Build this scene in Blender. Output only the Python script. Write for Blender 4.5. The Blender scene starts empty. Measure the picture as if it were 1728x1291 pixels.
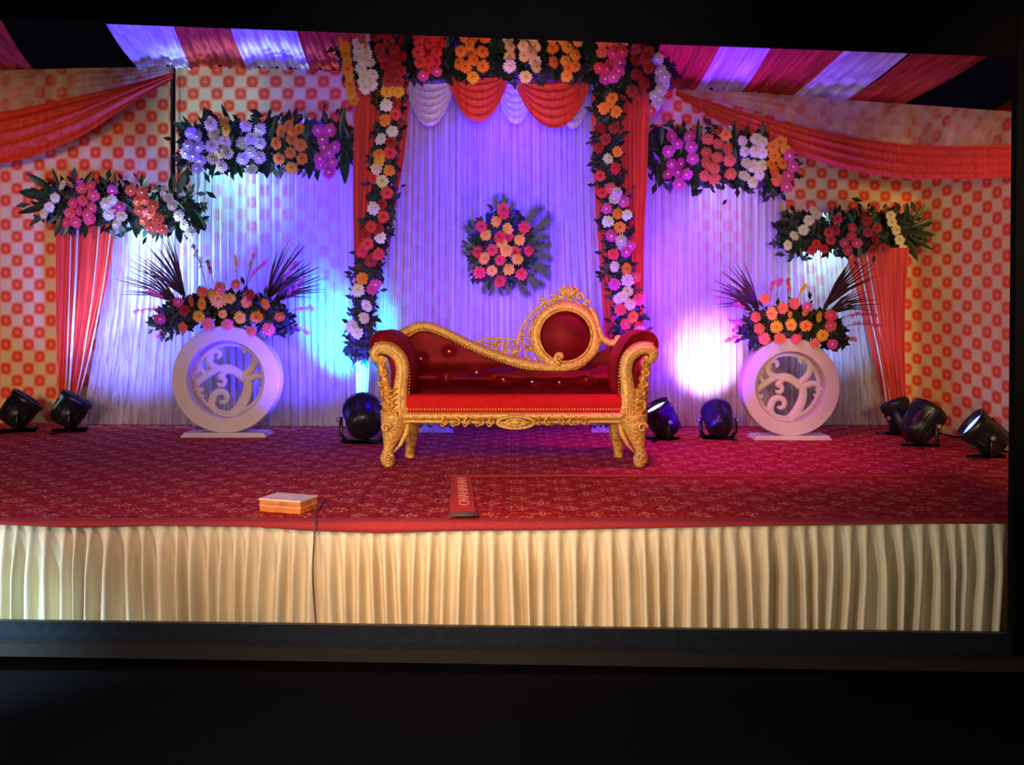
import bpy, math, random
from mathutils import Vector, Matrix, Euler, noise
rnd = random.Random(7)
SC = bpy.context.scene
COL = SC.collection
PI = math.pi
# ---------------------------------------------------------------- camera, world, lights
F, HZ, CX, CAMH, D0 = 1600.0, 529.0, 864.0, 1.06, 4.72
def P(x, y, d):
    """photo position + real distance from the camera -> metres (stage front edge at world y=0, carpet at z=0)"""
    return Vector(((x - CX) * d / F, d - D0, CAMH + (HZ - y) * d / F))
cd = bpy.data.cameras.new('camera'); cam = bpy.data.objects.new('camera', cd); COL.objects.link(cam)
cam.location = (0, -D0, CAMH); cam.rotation_euler = (PI / 2, 0, 0)
cd.sensor_width = 36; cd.lens = 36 * F / 1728; cd.shift_y = -(645.5 - HZ) / 1728
cd.clip_end = 200
SC.camera = cam
SC.view_settings.view_transform = 'Standard'; SC.view_settings.look = 'None'
SC.view_settings.exposure = 0.0; SC.view_settings.gamma = 1.0
SC.view_settings.use_curve_mapping = False
w = bpy.data.worlds.new('night'); SC.world = w; w.use_nodes = True
w.node_tree.nodes['Background'].inputs[0].default_value = (0.25, 0.16, 0.42, 1)
w.node_tree.nodes['Background'].inputs[1].default_value = 0.006
def spot(name, loc, tgt, col, power, ang=40, blend=.6, size=.08):
    l = bpy.data.lights.new(name, 'SPOT'); l.color = col; l.energy = power
    l.spot_size = math.radians(ang); l.spot_blend = blend; l.shadow_soft_size = size
    o = bpy.data.objects.new(name, l); COL.objects.link(o)
    o.location = loc; o.rotation_euler = (Vector(tgt) - Vector(loc)).to_track_quat('-Z', 'Y').to_euler()
    return o
def area(name, loc, tgt, col, power, sx, sy):
    l = bpy.data.lights.new(name, 'AREA'); l.shape = 'RECTANGLE'; l.size = sx; l.size_y = sy
    l.color = col; l.energy = power
    o = bpy.data.objects.new(name, l); COL.objects.link(o)
    o.location = loc; o.rotation_euler = (Vector(tgt) - Vector(loc)).to_track_quat('-Z', 'Y').to_euler()
    return o
# unseen front spots: warm hall light, with fills added for skirt and border
spot('hall_light', (-.5, -4.4, 1.2), (0, 1.6, .2), (1.0, .62, .38), 300, 42, 1, .35)
spot('carpet_light', (-.7, -2.5, 1.95), (0, 1.7, -.05), (1.0, .54, .34), 400, 72, 1, .3)
spot('carpet_light_left', (-2.4, -2.0, 2.2), (-2.6, 1.5, 0), (1.0, .45, .42), 190, 70, 1, .3)
spot('hall_light_left', (-3.0, -4.2, 1.7), (-5.1, 4.4, 1.4), (1.0, .58, .36), 1250, 34, 1, .4)
spot('hall_light_right', (2.2, -4.2, 1.7), (3.7, 3.6, 1.3), (1.0, .64, .22), 1500, 38, 1, .4)
spot('hall_light_top', (0, -4.2, 1.6), (0, 3.9, 2.6), (1.0, .74, .56), 560, 40, 1, .3)
area('skirt_light', (-4.6, -1.5, .5), (-.5, 0, -.3), (.95, .86, .74), 62, .5, .5)
area('skirt_light_right', (-1.2, -1.9, .7), (2.2, 0, -.3), (1.0, .86, .74), 36, .3, .3)
area('skirt_fill', (1.9, -2.6, .5), (2.0, 0, -.3), (1.0, .86, .72), 9, .5, .5)
spot('orange_skirt_fill', (-1.3, -.9, .5), (-.38, 0, -.25), (1.0, .30, .04), 22, 46, 1, .05)  # warm spot added to throw the orange patch on the skirt
spot('border_gleam_fill', (-2.9, -1.1, .2), (-2.75, -.28, -.62), (.40, .75, 1.0), 260, 80, 1, .03)  # added to put a blue-grey gleam on the lower border's left end
# unseen spots added to colour curtains, ceiling, swags, carpet and stands
spot('blue_wash', (.0, 3.74, 3.3), (.02, 4.12, 1.9), (.02, .0, 1.0), 800, 110, 1, .1)
spot('violet_wash_left', (-2.2, 3.0, .25), P(330, 80, 7.9), (.08, .04, 1.0), 900, 44, 1)
spot('violet_wash_right', (1.5, 3.0, .25), P(1240, 110, 7.8), (.12, .0, 1.0), 750, 40, 1)
spot('red_top', (.0, 2.0, 2.4), P(860, 90, 7.9), (1.0, .30, .16), 45, 110, 1, .2)
spot('sofa_back_light', (0, 2.66, .12), P(860, 380, 8.9), (.13, .02, 1.0), 560, 100, 1, .1)
spot('left_panel_light', (-1.45, 3.1, .12), P(480, 430, 8.9), (.05, .02, 1.0), 900, 100, 1, .1)
spot('right_panel_light', (1.45, 2.9, .12), P(1170, 420, 8.9), (.15, .0, 1.0), 520, 95, 1, .1)
spot('far_left_panel_light', (-3.35, 3.2, .12), P(230, 480, 9.0), (.10, .13, 1.0), 620, 90, 1, .1)
spot('far_right_panel_light', (3.0, 3.62, .12), P(1400, 440, 9.0), (.25, .34, .8), 120, 80, 1, .1)
spot('top_left_curtain_fill', (-2.65, 4.03, 2.95), (-2.55, 4.16, 1.2), (.16, .55, 1.0), 300, 90, 1, .05)  # this and the next four: added behind the valances to tint the curtains
spot('mid_left_curtain_fill', (-1.9, 4.03, 2.95), (-1.8, 4.16, 1.0), (.04, .01, 1.0), 420, 100, 1, .05)
spot('far_left_curtain_fill', (-3.45, 4.12, 2.4), (-3.3, 4.28, .9), (.30, .70, 1.0), 190, 84, 1, .05)
spot('right_curtain_fill', (1.95, 4.0, 2.85), (1.95, 4.16, 1.3), (.55, .42, 1.0), 130, 66, 1, .05)
spot('far_right_curtain_fill', (2.95, 4.06, 2.1), (2.95, 4.24, .8), (.4, .85, 1.0), 130, 80, 1, .05)
spot('pink_drape_fill', (-4.0, 4.04, 2.45), (-4.05, 4.16, .9), (.50, .02, 1.0), 60, 70, 1, .05)  # unseen violet fill added for the middle of the drape
spot('swag_fill', (0, 2.5, 1.2), (0, 3.7, 2.95), (.12, .08, 1.0), 45, 60, 1, .1)  # added to turn the white swags lavender, no fixture here
spot('pink_carpet_fill', (1.0, 1.6, 3.2), (1.5, 2.6, 0), (1.0, .04, .8), 330, 66, 1, .2)
spot('stand_light', (-.6, .6, 2.6), P(380, 640, 8.15), (1.0, .74, .50), 85, 24, 1, .2)
spot('stand_light_right', (.8, .6, 2.6), P(1335, 660, 7.96), (.85, .62, .75), 70, 24, 1, .2)

# ---------------------------------------------------------------- helpers
WL = {}
def obj(name, data, parent=None, loc=None):
    o = bpy.data.objects.new(name, data); COL.objects.link(o)
    if parent is not None:
        o.parent = parent; WL[o.name] = WL[parent.name]
        if loc is not None: o.location = Vector(loc) - WL[parent.name]
    else:
        WL[o.name] = Vector(loc) if loc is not None else Vector((0, 0, 0))
        if loc is not None: o.location = loc
    return o
def thing(name, label, cat, loc=(0, 0, 0), group=None):
    o = obj(name, None, None, loc); o.empty_display_size = .1
    o['label'] = label; o['category'] = cat
    if group: o['group'] = group
    return o
def tag(o, label, cat, group=None, kind=None):
    o['label'] = label; o['category'] = cat
    if group: o['group'] = group
    if kind: o['kind'] = kind
    return o
class MB:
    def __init__(s): s.v = []; s.f = []; s.m = []; s.uv = {}
    def add(s, vs, fs, m=0):
        b = len(s.v); s.v += [tuple(v) for v in vs]
        for f in fs: s.f.append(tuple(i + b for i in f)); s.m.append(m)
        return b
    def grid(s, pts, m=0, close=False):
        """pts[row][col]"""
        nr, nc = len(pts), len(pts[0]); fs = []
        for r in range(nr - 1):
            for c in range(nc - (0 if close else 1)):
                c2 = (c + 1) % nc
                fs.append((r * nc + c, r * nc + c2, (r + 1) * nc + c2, (r + 1) * nc + c))
        return s.add([p for r in pts for p in r], fs, m)
    def box(s, lo, hi, m=0, rot=None, org=None):
        x0, y0, z0 = lo; x1, y1, z1 = hi
        vs = [Vector(q) for q in ((x0,y0,z0),(x1,y0,z0),(x1,y1,z0),(x0,y1,z0),(x0,y0,z1),(x1,y0,z1),(x1,y1,z1),(x0,y1,z1))]
        if rot is not None: vs = [rot @ (q - org) + org for q in vs]
        s.add(vs, [(0,3,2,1),(4,5,6,7),(0,1,5,4),(1,2,6,5),(2,3,7,6),(3,0,4,7)], m)
    def ball(s, c, r, n=8, k=5, m=0, sc=(1, 1, 1)):
        c = Vector(c); rows = []
        for i in range(1, k):
            a = PI * i / k
            rows.append([c + Vector((math.sin(a) * math.cos(2 * PI * j / n) * sc[0], math.sin(a) * math.sin(2 * PI * j / n) * sc[1], math.cos(a) * sc[2])) * r for j in range(n)])
        b = s.grid(rows, m, True)
        t = s.add([c + Vector((0, 0, r * sc[2])), c - Vector((0, 0, r * sc[2]))], [])
        for j in range(n):
            j2 = (j + 1) % n
            s.f.append((t, b + j2, b + j)); s.m.append(m)
            e = b + (k - 2) * n
            s.f.append((t + 1, e + j, e + j2)); s.m.append(m)
    def tube(s, path, rn, rb=None, n=8, m=0, up=None, cap=True, closed=False):
        """tube round a path; rn across (in plane), rb along 'up' (default y)"""
        path = [Vector(p) for p in path]; L = len(path)
        if not hasattr(rn, '__len__'): rn = [rn] * L
        if rb is None: rb = rn
        if not hasattr(rb, '__len__'): rb = [rb] * L
        up = Vector(up) if up is not None else Vector((0, 1, 0)); rows = []
        for i, p in enumerate(path):
            if closed: t = path[(i + 1) % L] - path[i - 1]
            else: t = path[min(i + 1, L - 1)] - path[max(i - 1, 0)]
            if t.length < 1e-9: t = Vector((0, 0, 1))
            t.normalize()
            nn = t.cross(up)
            if nn.length < 1e-3: nn = t.cross(Vector((1, 0, .01)))
            nn.normalize(); bb = nn.cross(t)
            rows.append([p + nn * math.cos(2 * PI * j / n) * rn[i] + bb * math.sin(2 * PI * j / n) * rb[i] for j in range(n)])
        if closed: rows.append(rows[0])
        b = s.grid(rows, m, True)
        if cap and not closed:
            s.f.append(tuple(b + j for j in range(n))[::-1]); s.m.append(m)
            e = b + (L - 1) * n
            s.f.append(tuple(e + j for j in range(n))); s.m.append(m)
    def prism(s, outline, y0, y1, m=0, bev=0.0):
        """closed outline of (x,z) extruded from y0 to y1"""
        n = len(outline)
        if bev:
            c = (sum(p[0] for p in outline) / n, sum(p[1] for p in outline) / n)
        rows = []
        for y in (y0, y1): rows.append([(p[0], y, p[1]) for p in outline])
        b = s.grid(rows, m, True)
        s.f.append(tuple(b + j for j in range(n))); s.m.append(m)
        s.f.append(tuple(b + n + j for j in range(n))[::-1]); s.m.append(m)
    def build(s, name, mats, parent=None, smooth=True, loc=None):
        me = bpy.data.meshes.new(name)
        off = WL[parent.name] if parent is not None else (Vector(loc) if loc is not None else Vector((0, 0, 0)))
        me.from_pydata([tuple(Vector(v) - off) for v in s.v], [], s.f)
        if not isinstance(mats, (list, tuple)): mats = [mats]
        for m in mats: me.materials.append(m)
        me.polygons.foreach_set('material_index', s.m)
        me.polygons.foreach_set('use_smooth', [smooth] * len(s.f))
        if s.uv:
            ul = me.uv_layers.new(name='UVMap')
            for lp in me.loops: ul.data[lp.index].uv = s.uv[lp.vertex_index]
        me.update()
        o = obj(name, me, parent)
        if parent is None and loc is not None: o.location = loc; WL[o.name] = Vector(loc)
        return o
def cat(pts, n=6):
    """Catmull-Rom through points (tuples of any length)"""
    out = []; L = len(pts)
    for i in range(L - 1):
        p0, p1, p2, p3 = pts[max(i - 1, 0)], pts[i], pts[i + 1], pts[min(i + 2, L - 1)]
        for k in range(n):
            t = k / n
            out.append(tuple(.5 * (2 * b + (c - a) * t + (2 * a - 5 * b + 4 * c - d) * t * t + (3 * b - a - 3 * c + d) * t ** 3) for a, b, c, d in zip(p0, p1, p2, p3)))
    out.append(tuple(pts[-1])); return out
def lerp(a, b, t): return a + (b - a) * t

# ---------------------------------------------------------------- materials
def new_mat(name):
    m = bpy.data.materials.new(name); m.use_nodes = True
    nt = m.node_tree; return m, nt, nt.nodes['Principled BSDF'], nt.nodes['Material Output']
def N(nt, t, **kw):
    n = nt.nodes.new(t)
    for k, v in kw.items(): setattr(n, k, v)
    return n
def math_(nt, op, a, b=None, c=None):
    n = N(nt, 'ShaderNodeMath', operation=op)
    for i, q in enumerate((a, b, c)):
        if q is None: continue
        if isinstance(q, (int, float)): n.inputs[i].default_value = q
        else: nt.links.new(q, n.inputs[i])
    return n.outputs[0]
def mixc(nt, f, a, b):
    n = N(nt, 'ShaderNodeMix', data_type='RGBA')
    for i, q in ((0, f), (6, a), (7, b)):
        if isinstance(q, (int, float)): n.inputs[i].default_value = q
        elif isinstance(q, tuple): n.inputs[i].default_value = (*q, 1)
        else: nt.links.new(q, n.inputs[i])
    return n.outputs[2]
def noise_fac(nt, scale, sc=(1, 1, 1), detail=3, coord='Object'):
    tc = N(nt, 'ShaderNodeTexCoord'); mp = N(nt, 'ShaderNodeMapping'); mp.inputs[3].default_value = sc
    nt.links.new(tc.outputs[coord], mp.inputs[0])
    n = N(nt, 'ShaderNodeTexNoise'); n.inputs['Scale'].default_value = scale; n.inputs['Detail'].default_value = detail
    nt.links.new(mp.outputs[0], n.inputs[0]); return n.outputs[0]
def ramp(nt, f, a, b):
    n = N(nt, 'ShaderNodeMapRange'); n.inputs[1].default_value = a; n.inputs[2].default_value = b
    nt.links.new(f, n.inputs[0]); return n.outputs[0]
def plain(name, c, rough=.6, metal=0, var=.25, scale=12, sc=(1, 1, 1), bump=.2, sheen=0, trans=0, emit=None, spec=.5):
    m, nt, b, out = new_mat(name)
    f = noise_fac(nt, scale, sc)
    dark = tuple(q * (1 - var) for q in c); lite = tuple(min(1, q * (1 + var * .6)) for q in c)
    nt.links.new(mixc(nt, ramp(nt, f, .3, .7), dark, lite), b.inputs['Base Color'])
    b.inputs['Roughness'].default_value = rough; b.inputs['Metallic'].default_value = metal
    b.inputs['Specular IOR Level'].default_value = spec
    if sheen:
        b.inputs['Sheen Weight'].default_value = sheen; b.inputs['Sheen Roughness'].default_value = .4
        b.inputs['Sheen Tint'].default_value = (*lite, 1)
    if bump:
        bp = N(nt, 'ShaderNodeBump'); bp.inputs['Strength'].default_value = bump; bp.inputs['Distance'].default_value = .01
        nt.links.new(f, bp.inputs['Height']); nt.links.new(bp.outputs[0], b.inputs['Normal'])
    if emit:
        b.inputs['Emission Color'].default_value = (*emit[:3], 1); b.inputs['Emission Strength'].default_value = emit[3]
    if trans:
        tl = N(nt, 'ShaderNodeBsdfTranslucent'); tl.inputs[0].default_value = (*c, 1)
        mx = N(nt, 'ShaderNodeMixShader'); mx.inputs[0].default_value = trans
        nt.links.new(b.outputs[0], mx.inputs[1]); nt.links.new(tl.outputs[0], mx.inputs[2])
        nt.links.new(mx.outputs[0], out.inputs[0])
    return m
def sheer(name, c, alpha=.25, streak=.5, fs=55, glitter=0.0):
    """hung sheer cloth: vertical thread streaks in colour and openness"""
    m, nt, b, out = new_mat(name)
    f = noise_fac(nt, fs, (1, 1, .012), 4)
    f2 = noise_fac(nt, 7, (1, 1, .05), 2)
    col = mixc(nt, ramp(nt, f, .35, .65), tuple(q * (1 - streak) for q in c), c)
    nt.links.new(col, b.inputs['Base Color']); b.inputs['Roughness'].default_value = .5
    bp = N(nt, 'ShaderNodeBump'); bp.inputs['Strength'].default_value = .5; bp.inputs['Distance'].default_value = .01
    nt.links.new(f, bp.inputs['Height']); nt.links.new(bp.outputs[0], b.inputs['Normal'])
    tl = N(nt, 'ShaderNodeBsdfTranslucent'); nt.links.new(col, tl.inputs[0])
    mx = N(nt, 'ShaderNodeMixShader'); mx.inputs[0].default_value = .25
    nt.links.new(b.outputs[0], mx.inputs[1]); nt.links.new(tl.outputs[0], mx.inputs[2])
    tr = N(nt, 'ShaderNodeBsdfTransparent'); m2 = N(nt, 'ShaderNodeMixShader')
    s = math_(nt, 'ADD', f, f2)
    a = N(nt, 'ShaderNodeMapRange'); a.inputs[1].default_value = .75; a.inputs[2].default_value = 1.25
    a.inputs[3].default_value = min(1, alpha * 1.9); a.inputs[4].default_value = alpha * .15
    nt.links.new(s, a.inputs[0]); nt.links.new(a.outputs[0], m2.inputs[0])
    nt.links.new(mx.outputs[0], m2.inputs[1]); nt.links.new(tr.outputs[0], m2.inputs[2])
    nt.links.new(m2.outputs[0], out.inputs[0]); return m
M = {}
M['white_cloth'] = sheer('white sheer cloth', (.66, .66, .76), .22, .36)
M['white_drape'] = sheer('white drape cloth', (.78, .76, .80), .10, .3)
M['band_sheer'] = sheer('thin peach sheer', (.80, .60, .46), .50, .06, 3)
M['red_drape'] = plain('orange red drape', (.82, .065, .03), .6, sc=(1, 1, .03), scale=40, var=.35, trans=.25, sheen=.3)
M['red_ceiling'] = plain('dark red ceiling cloth', (.60, .045, .022), .7, sc=(1, .03, 1), scale=22, var=.55, trans=.2)
M['blue_ceiling'] = plain('white ceiling cloth', (.74, .72, .86), .7, sc=(1, .03, 1), scale=22, var=.4, trans=.2)
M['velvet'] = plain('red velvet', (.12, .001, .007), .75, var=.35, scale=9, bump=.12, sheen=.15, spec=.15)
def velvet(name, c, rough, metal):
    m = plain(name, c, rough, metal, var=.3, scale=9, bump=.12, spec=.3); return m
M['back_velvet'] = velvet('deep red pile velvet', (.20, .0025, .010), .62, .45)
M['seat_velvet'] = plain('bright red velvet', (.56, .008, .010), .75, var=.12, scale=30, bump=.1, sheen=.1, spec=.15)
M['gold'] = plain('carved gold', (.86, .40, .07), .42, .3, var=.6, scale=34, bump=.9)
M['gold_pale'] = plain('pale gold', (.92, .53, .14), .45, .25, var=.45, scale=60, bump=.8)
M['black'] = plain('black metal', (.012, .013, .022), .35, .3, var=.4, scale=15, bump=.1)
M['black_matte'] = plain('black paint', (.003, .003, .005), .95, var=.1, spec=.03, bump=0)
M['dark_trim'] = plain('dark blue grey trim', (.008, .012, .020), .4, var=.25, scale=30)
M['brown_trim'] = plain('dark brown trim', (.006, .004, .003), .7, var=.3)
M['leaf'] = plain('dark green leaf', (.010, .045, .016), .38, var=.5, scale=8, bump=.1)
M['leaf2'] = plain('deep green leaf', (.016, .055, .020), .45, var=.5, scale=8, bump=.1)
M['leaf_dark'] = plain('very dark green foliage', (.006, .018, .010), .6, var=.5, scale=8)  # darkest of the leaf greens
M['twig'] = plain('brown twig', (.10, .035, .05), .7)
M['stand'] = plain('white painted stand', (.60, .50, .52), .55, var=.06, scale=6, bump=.05)
M['wood'] = plain('orange wood', (.62, .19, .02), .55, sc=(1, 8, 8), scale=6, var=.4)
M['paper'] = plain('pale board', (.72, .62, .62), .7, var=.15)
M['button'] = plain('crystal button', (.85, .75, .75), .12, .6, var=.1, bump=0)
M['cord'] = plain('brown cord', (.12, .05, .04), .6)
M['skirt'] = plain('cream skirt cloth', (.70, .62, .42), .62, sc=(1, 1, .1), scale=30, var=.12, bump=.15, sheen=.2)
M['hem'] = plain('plain red carpet binding', (.34, .022, .030), .9, var=.2, scale=60)
M['letter'] = plain('pale orange letters', (.85, .32, .20), .8, var=.1)
FC = dict(white=((.86, .84, .80), (.75, .70, .35)), cream=((.88, .78, .42), (.70, .45, .10)), yellow=((.95, .52, .04), (.85, .25, .02)),
          orange=((.92, .30, .03), (.60, .10, .02)), pink=((.88, .07, .17), (.80, .30, .30)), red=((.80, .045, .05), (.40, .01, .02)),
          dred=((.40, .012, .02), (.2, .01, .01)), mag=((.74, .06, .42), (.9, .5, .6)), lav=((.72, .55, .85), (.9, .85, .7)),
          coral=((.88, .16, .10), (.70, .22, .08)))
for k, (a, b) in FC.items():
    M['f_' + k] = plain('petal ' + k, a, .55, var=.15, scale=3, bump=0, trans=.15)
    M['c_' + k] = plain('flower centre ' + k, b, .7, var=.3, scale=20, bump=.3)
# printed checked cloth: UV counted in cells
def check_mat():
    m, nt, b, out = new_mat('printed orange motif cloth')
    uv = N(nt, 'ShaderNodeUVMap'); sp = N(nt, 'ShaderNodeSeparateXYZ'); nt.links.new(uv.outputs[0], sp.inputs[0])
    u, v = sp.outputs[0], sp.outputs[1]
    par = math_(nt, 'PINGPONG', math_(nt, 'ADD', math_(nt, 'FLOOR', u), math_(nt, 'FLOOR', v)), 1.0)
    x = math_(nt, 'ABSOLUTE', math_(nt, 'SUBTRACT', math_(nt, 'FRACT', u), .5)); y = math_(nt, 'ABSOLUTE', math_(nt, 'SUBTRACT', math_(nt, 'FRACT', v), .5))
    r3 = math_(nt, 'POWER', math_(nt, 'ADD', math_(nt, 'POWER', x, 3), math_(nt, 'POWER', y, 3)), 1 / 3)
    r2 = math_(nt, 'POWER', math_(nt, 'ADD', math_(nt, 'POWER', x, 2), math_(nt, 'POWER', y, 2)), .5)
    dot = math_(nt, 'MULTIPLY', math_(nt, 'LESS_THAN', r3, .455), math_(nt, 'LESS_THAN', par, .5))
    sq = math_(nt, 'MULTIPLY', math_(nt, 'LESS_THAN', math_(nt, 'MAXIMUM', x, y), .44), math_(nt, 'GREATER_THAN', par, .5))
    ang = math_(nt, 'ARCTAN2', math_(nt, 'SUBTRACT', math_(nt, 'FRACT', v), .5), math_(nt, 'SUBTRACT', math_(nt, 'FRACT', u), .5))
    pet = math_(nt, 'GREATER_THAN', math_(nt, 'ADD', .17, math_(nt, 'MULTIPLY', math_(nt, 'COSINE', math_(nt, 'MULTIPLY', ang, 4)), .07)), r2)
    ring = math_(nt, 'LESS_THAN', math_(nt, 'ABSOLUTE', math_(nt, 'SUBTRACT', r2, .30)), .03)
    c = mixc(nt, sq, (.80, .36, .17), (.74, .58, .32))
    c = mixc(nt, dot, c, (.80, .075, .02))
    c = mixc(nt, math_(nt, 'MULTIPLY', dot, ring), c, (.62, .04, .015))
    c = mixc(nt, math_(nt, 'MULTIPLY', dot, pet), c, (.92, .17, .05))
    f = noise_fac(nt, 160, (1, 1, 1), 2); f2 = noise_fac(nt, 1.3)
    c = mixc(nt, math_(nt, 'MULTIPLY', ramp(nt, f2, .35, .7), .18), c, (.5, .2, .1))
    nt.links.new(c, b.inputs['Base Color']); b.inputs['Roughness'].default_value = .7
    bp = N(nt, 'ShaderNodeBump'); bp.inputs['Strength'].default_value = .2; bp.inputs['Distance'].default_value = .004
    nt.links.new(f, bp.inputs['Height']); nt.links.new(bp.outputs[0], b.inputs['Normal'])
    return m
M['check'] = check_mat()
def carpet_mat(name, base, off=0.0):
    m, nt, b, out = new_mat(name)
    tc = N(nt, 'ShaderNodeTexCoord'); mp = N(nt, 'ShaderNodeMapping'); mp.inputs[1].default_value = (off, off * .37, 0)
    nt.links.new(tc.outputs['Object'], mp.inputs[0])
    sp = N(nt, 'ShaderNodeSeparateXYZ'); nt.links.new(mp.outputs[0], sp.inputs[0])
    C1 = .27
    def motif(ox, oy, c, petals, r0, amp, wd):
        fx = math_(nt, 'SUBTRACT', math_(nt, 'FRACT', math_(nt, 'ADD', math_(nt, 'DIVIDE', sp.outputs[0], c), ox)), .5)
        fy = math_(nt, 'SUBTRACT', math_(nt, 'FRACT', math_(nt, 'ADD', math_(nt, 'DIVIDE', sp.outputs[1], c), oy)), .5)
        r = math_(nt, 'POWER', math_(nt, 'ADD', math_(nt, 'POWER', fx, 2), math_(nt, 'POWER', fy, 2)), .5)
        a = math_(nt, 'ARCTAN2', fy, fx)
        t = math_(nt, 'ADD', r0, math_(nt, 'MULTIPLY', math_(nt, 'COSINE', math_(nt, 'MULTIPLY', a, petals)), amp))
        return math_(nt, 'LESS_THAN', math_(nt, 'ABSOLUTE', math_(nt, 'SUBTRACT', r, t)), wd)
    m1 = motif(0, 0, C1, 6, .16, .05, .03); m2 = motif(.5, .5, C1, 4, .10, .05, .03); m3 = motif(.25, .1, C1 / 2.0, 5, .22, .12, .05)
    vo = N(nt, 'ShaderNodeTexVoronoi', feature='DISTANCE_TO_EDGE'); vo.inputs['Scale'].default_value = 17
    nt.links.new(mp.outputs[0], vo.inputs[0])
    n2 = N(nt, 'ShaderNodeTexNoise'); n2.inputs['Scale'].default_value = 26; n2.inputs['Detail'].default_value = 3
    nt.links.new(mp.outputs[0], n2.inputs[0])
    n3 = N(nt, 'ShaderNodeTexNoise'); n3.inputs['Scale'].default_value = 60; nt.links.new(mp.outputs[0], n3.inputs[0])
    dark = math_(nt, 'LESS_THAN', vo.outputs[0], .05)
    fleck = math_(nt, 'GREATER_THAN', n2.outputs[0], .575)
    c = mixc(nt, ramp(nt, n3.outputs[0], .3, .7), tuple(q * .7 for q in base), base)
    c = mixc(nt, math_(nt, 'MULTIPLY', dark, .65), c, (.07, .010, .022))
    c = mixc(nt, math_(nt, 'MULTIPLY', m3, .35), c, (.55, .07, .06))
    c = mixc(nt, math_(nt, 'MULTIPLY', fleck, .5), c, (.66, .16, .12))
    brk = math_(nt, 'GREATER_THAN', n3.outputs[0], .44)
    c = mixc(nt, math_(nt, 'MULTIPLY', math_(nt, 'MAXIMUM', m1, m2), math_(nt, 'MULTIPLY', brk, .7)), c, (.86, .46, .28))
    nt.links.new(c, b.inputs['Base Color']); b.inputs['Roughness'].default_value = .95; b.inputs['Specular IOR Level'].default_value = .1
    bp = N(nt, 'ShaderNodeBump'); bp.inputs['Strength'].default_value = .5; bp.inputs['Distance'].default_value = .006
    nt.links.new(n3.outputs[0], bp.inputs['Height']); nt.links.new(bp.outputs[0], b.inputs['Normal'])
    return m
M['carpet'] = carpet_mat('patterned red carpet', (.40, .010, .022))
M['carpet2'] = carpet_mat('patterned brighter red carpet', (.50, .012, .014), .11)
M['carpet3'] = carpet_mat('patterned red carpet, rear length', (.42, .010, .020), .4)

# ---------------------------------------------------------------- setting
def struct(o): o['kind'] = 'structure'; return o
# hall floor
b = MB(); b.box((-9, -7, -.75), (9, 9.5, -.65)); struct(b.build('floor', M['black_matte'], smooth=False))
# stage platform (one box)
b = MB(); b.box((-5.6, 0.13, -.65), (3.77, 4.5, -.014))
tag(b.build('stage_platform', M['black_matte'], smooth=False), 'black raised stage platform under the red carpets', 'stage')
# dark tent roof
b = MB(); b.box((-9, -7, 4.3), (9, 5.4, 4.4)); struct(b.build('ceiling', M['black_matte'], smooth=False))
# back wall of printed cloth: (x px, depth, top y px, u cells)
def wall(name, cols, cell, base=0.0):
    b = MB(); nz = 30; rows = []; uvs = []
    L = []
    for i in range(len(cols) - 1):
        a, c = cols[i], cols[i + 1]
        for k in range(12): L.append(tuple(lerp(p, q, k / 12) for p, q in zip(a, c)))
    L.append(cols[-1])
    for r in range(nz + 1):
        row = []
        for (x, d, yt, u, vs) in L:
            top = P(x, yt, d); z = lerp(-.02, top.z, r / nz)
            wob = .012 * noise.noise(Vector((u * .12, z * .5, 3.1)))
            row.append(Vector((top.x, top.y + wob, z)))
            uvs.append((u, z / cell + vs))
        rows.append(row)
    b.grid(rows); b.uv = {i: q for i, q in enumerate(uvs)}
    return b.build(name, M['check'])
# columns (x, depth, top y, u, v shift)
struct(wall('wall_left', [(-420, 9.2, 122, -420 / 19, 0), (0, 9.2, 118, 0, 0), (288, 9.2, 113, 288 / 19, 0)], .1165))
struct(wall('wall_back', [(296, 9.15, 110, 0, .2), (590, 9.15, 120, 294 / 20, .2), (1150, 9.15, 145, 854 / 20, .2)], .1165))
struct(wall('wall_right', [(1150, 9.15, 150, 0, 0), (1330, 9.15, 156, 180 / 17.4, 0), (1536, 9.1, 176, 380 / 17.4, .35), (1735, 7.1, 191, 585 / 17.4, .9), (1900, 6.5, 200, 720 / 17.4, 1.2)], .103))
# black borders of the screen, built as bars before the stage
def bar(name, p0, p1, yy, h, t, mat):
    """slightly tilted bar whose lower (or upper) edge runs p0 -> p1"""
    b = MB(); (x0, z0), (x1, z1) = p0, p1
    vs = [(x0, yy, z0), (x1, yy, z1), (x1, yy, z1 + h), (x0, yy, z0 + h), (x0, yy + t, z0), (x1, yy + t, z1), (x1, yy + t, z1 + h), (x0, yy + t, z0 + h)]
    b.add(vs, [(0, 1, 2, 3), (5, 4, 7, 6), (4, 0, 3, 7), (1, 5, 6, 2), (3, 2, 6, 7), (4, 5, 1, 0)])
    return struct(b.build(name, mat, smooth=False))
def XZ(x, y, d): p = P(x, y, d); return (p.x, p.z)
bar('trim_1', XZ(-300, 21, 4.5), XZ(2050, 107, 4.5), 4.5 - D0, 1.7, .02, M['black_matte'])
bar('trim_2', XZ(-300, 1081, 4.5), XZ(2050, 1110, 4.5), 4.5 - D0, .103, .03, M['dark_trim'])
bar('trim_3', XZ(-300, 1103, 4.42), XZ(2050, 1140, 4.42), 4.42 - D0, .06, .05, M['brown_trim'])
b = MB(); q0 = P(1721, 90, 4.49); q1 = P(1708, 1090, 4.49)
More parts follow.
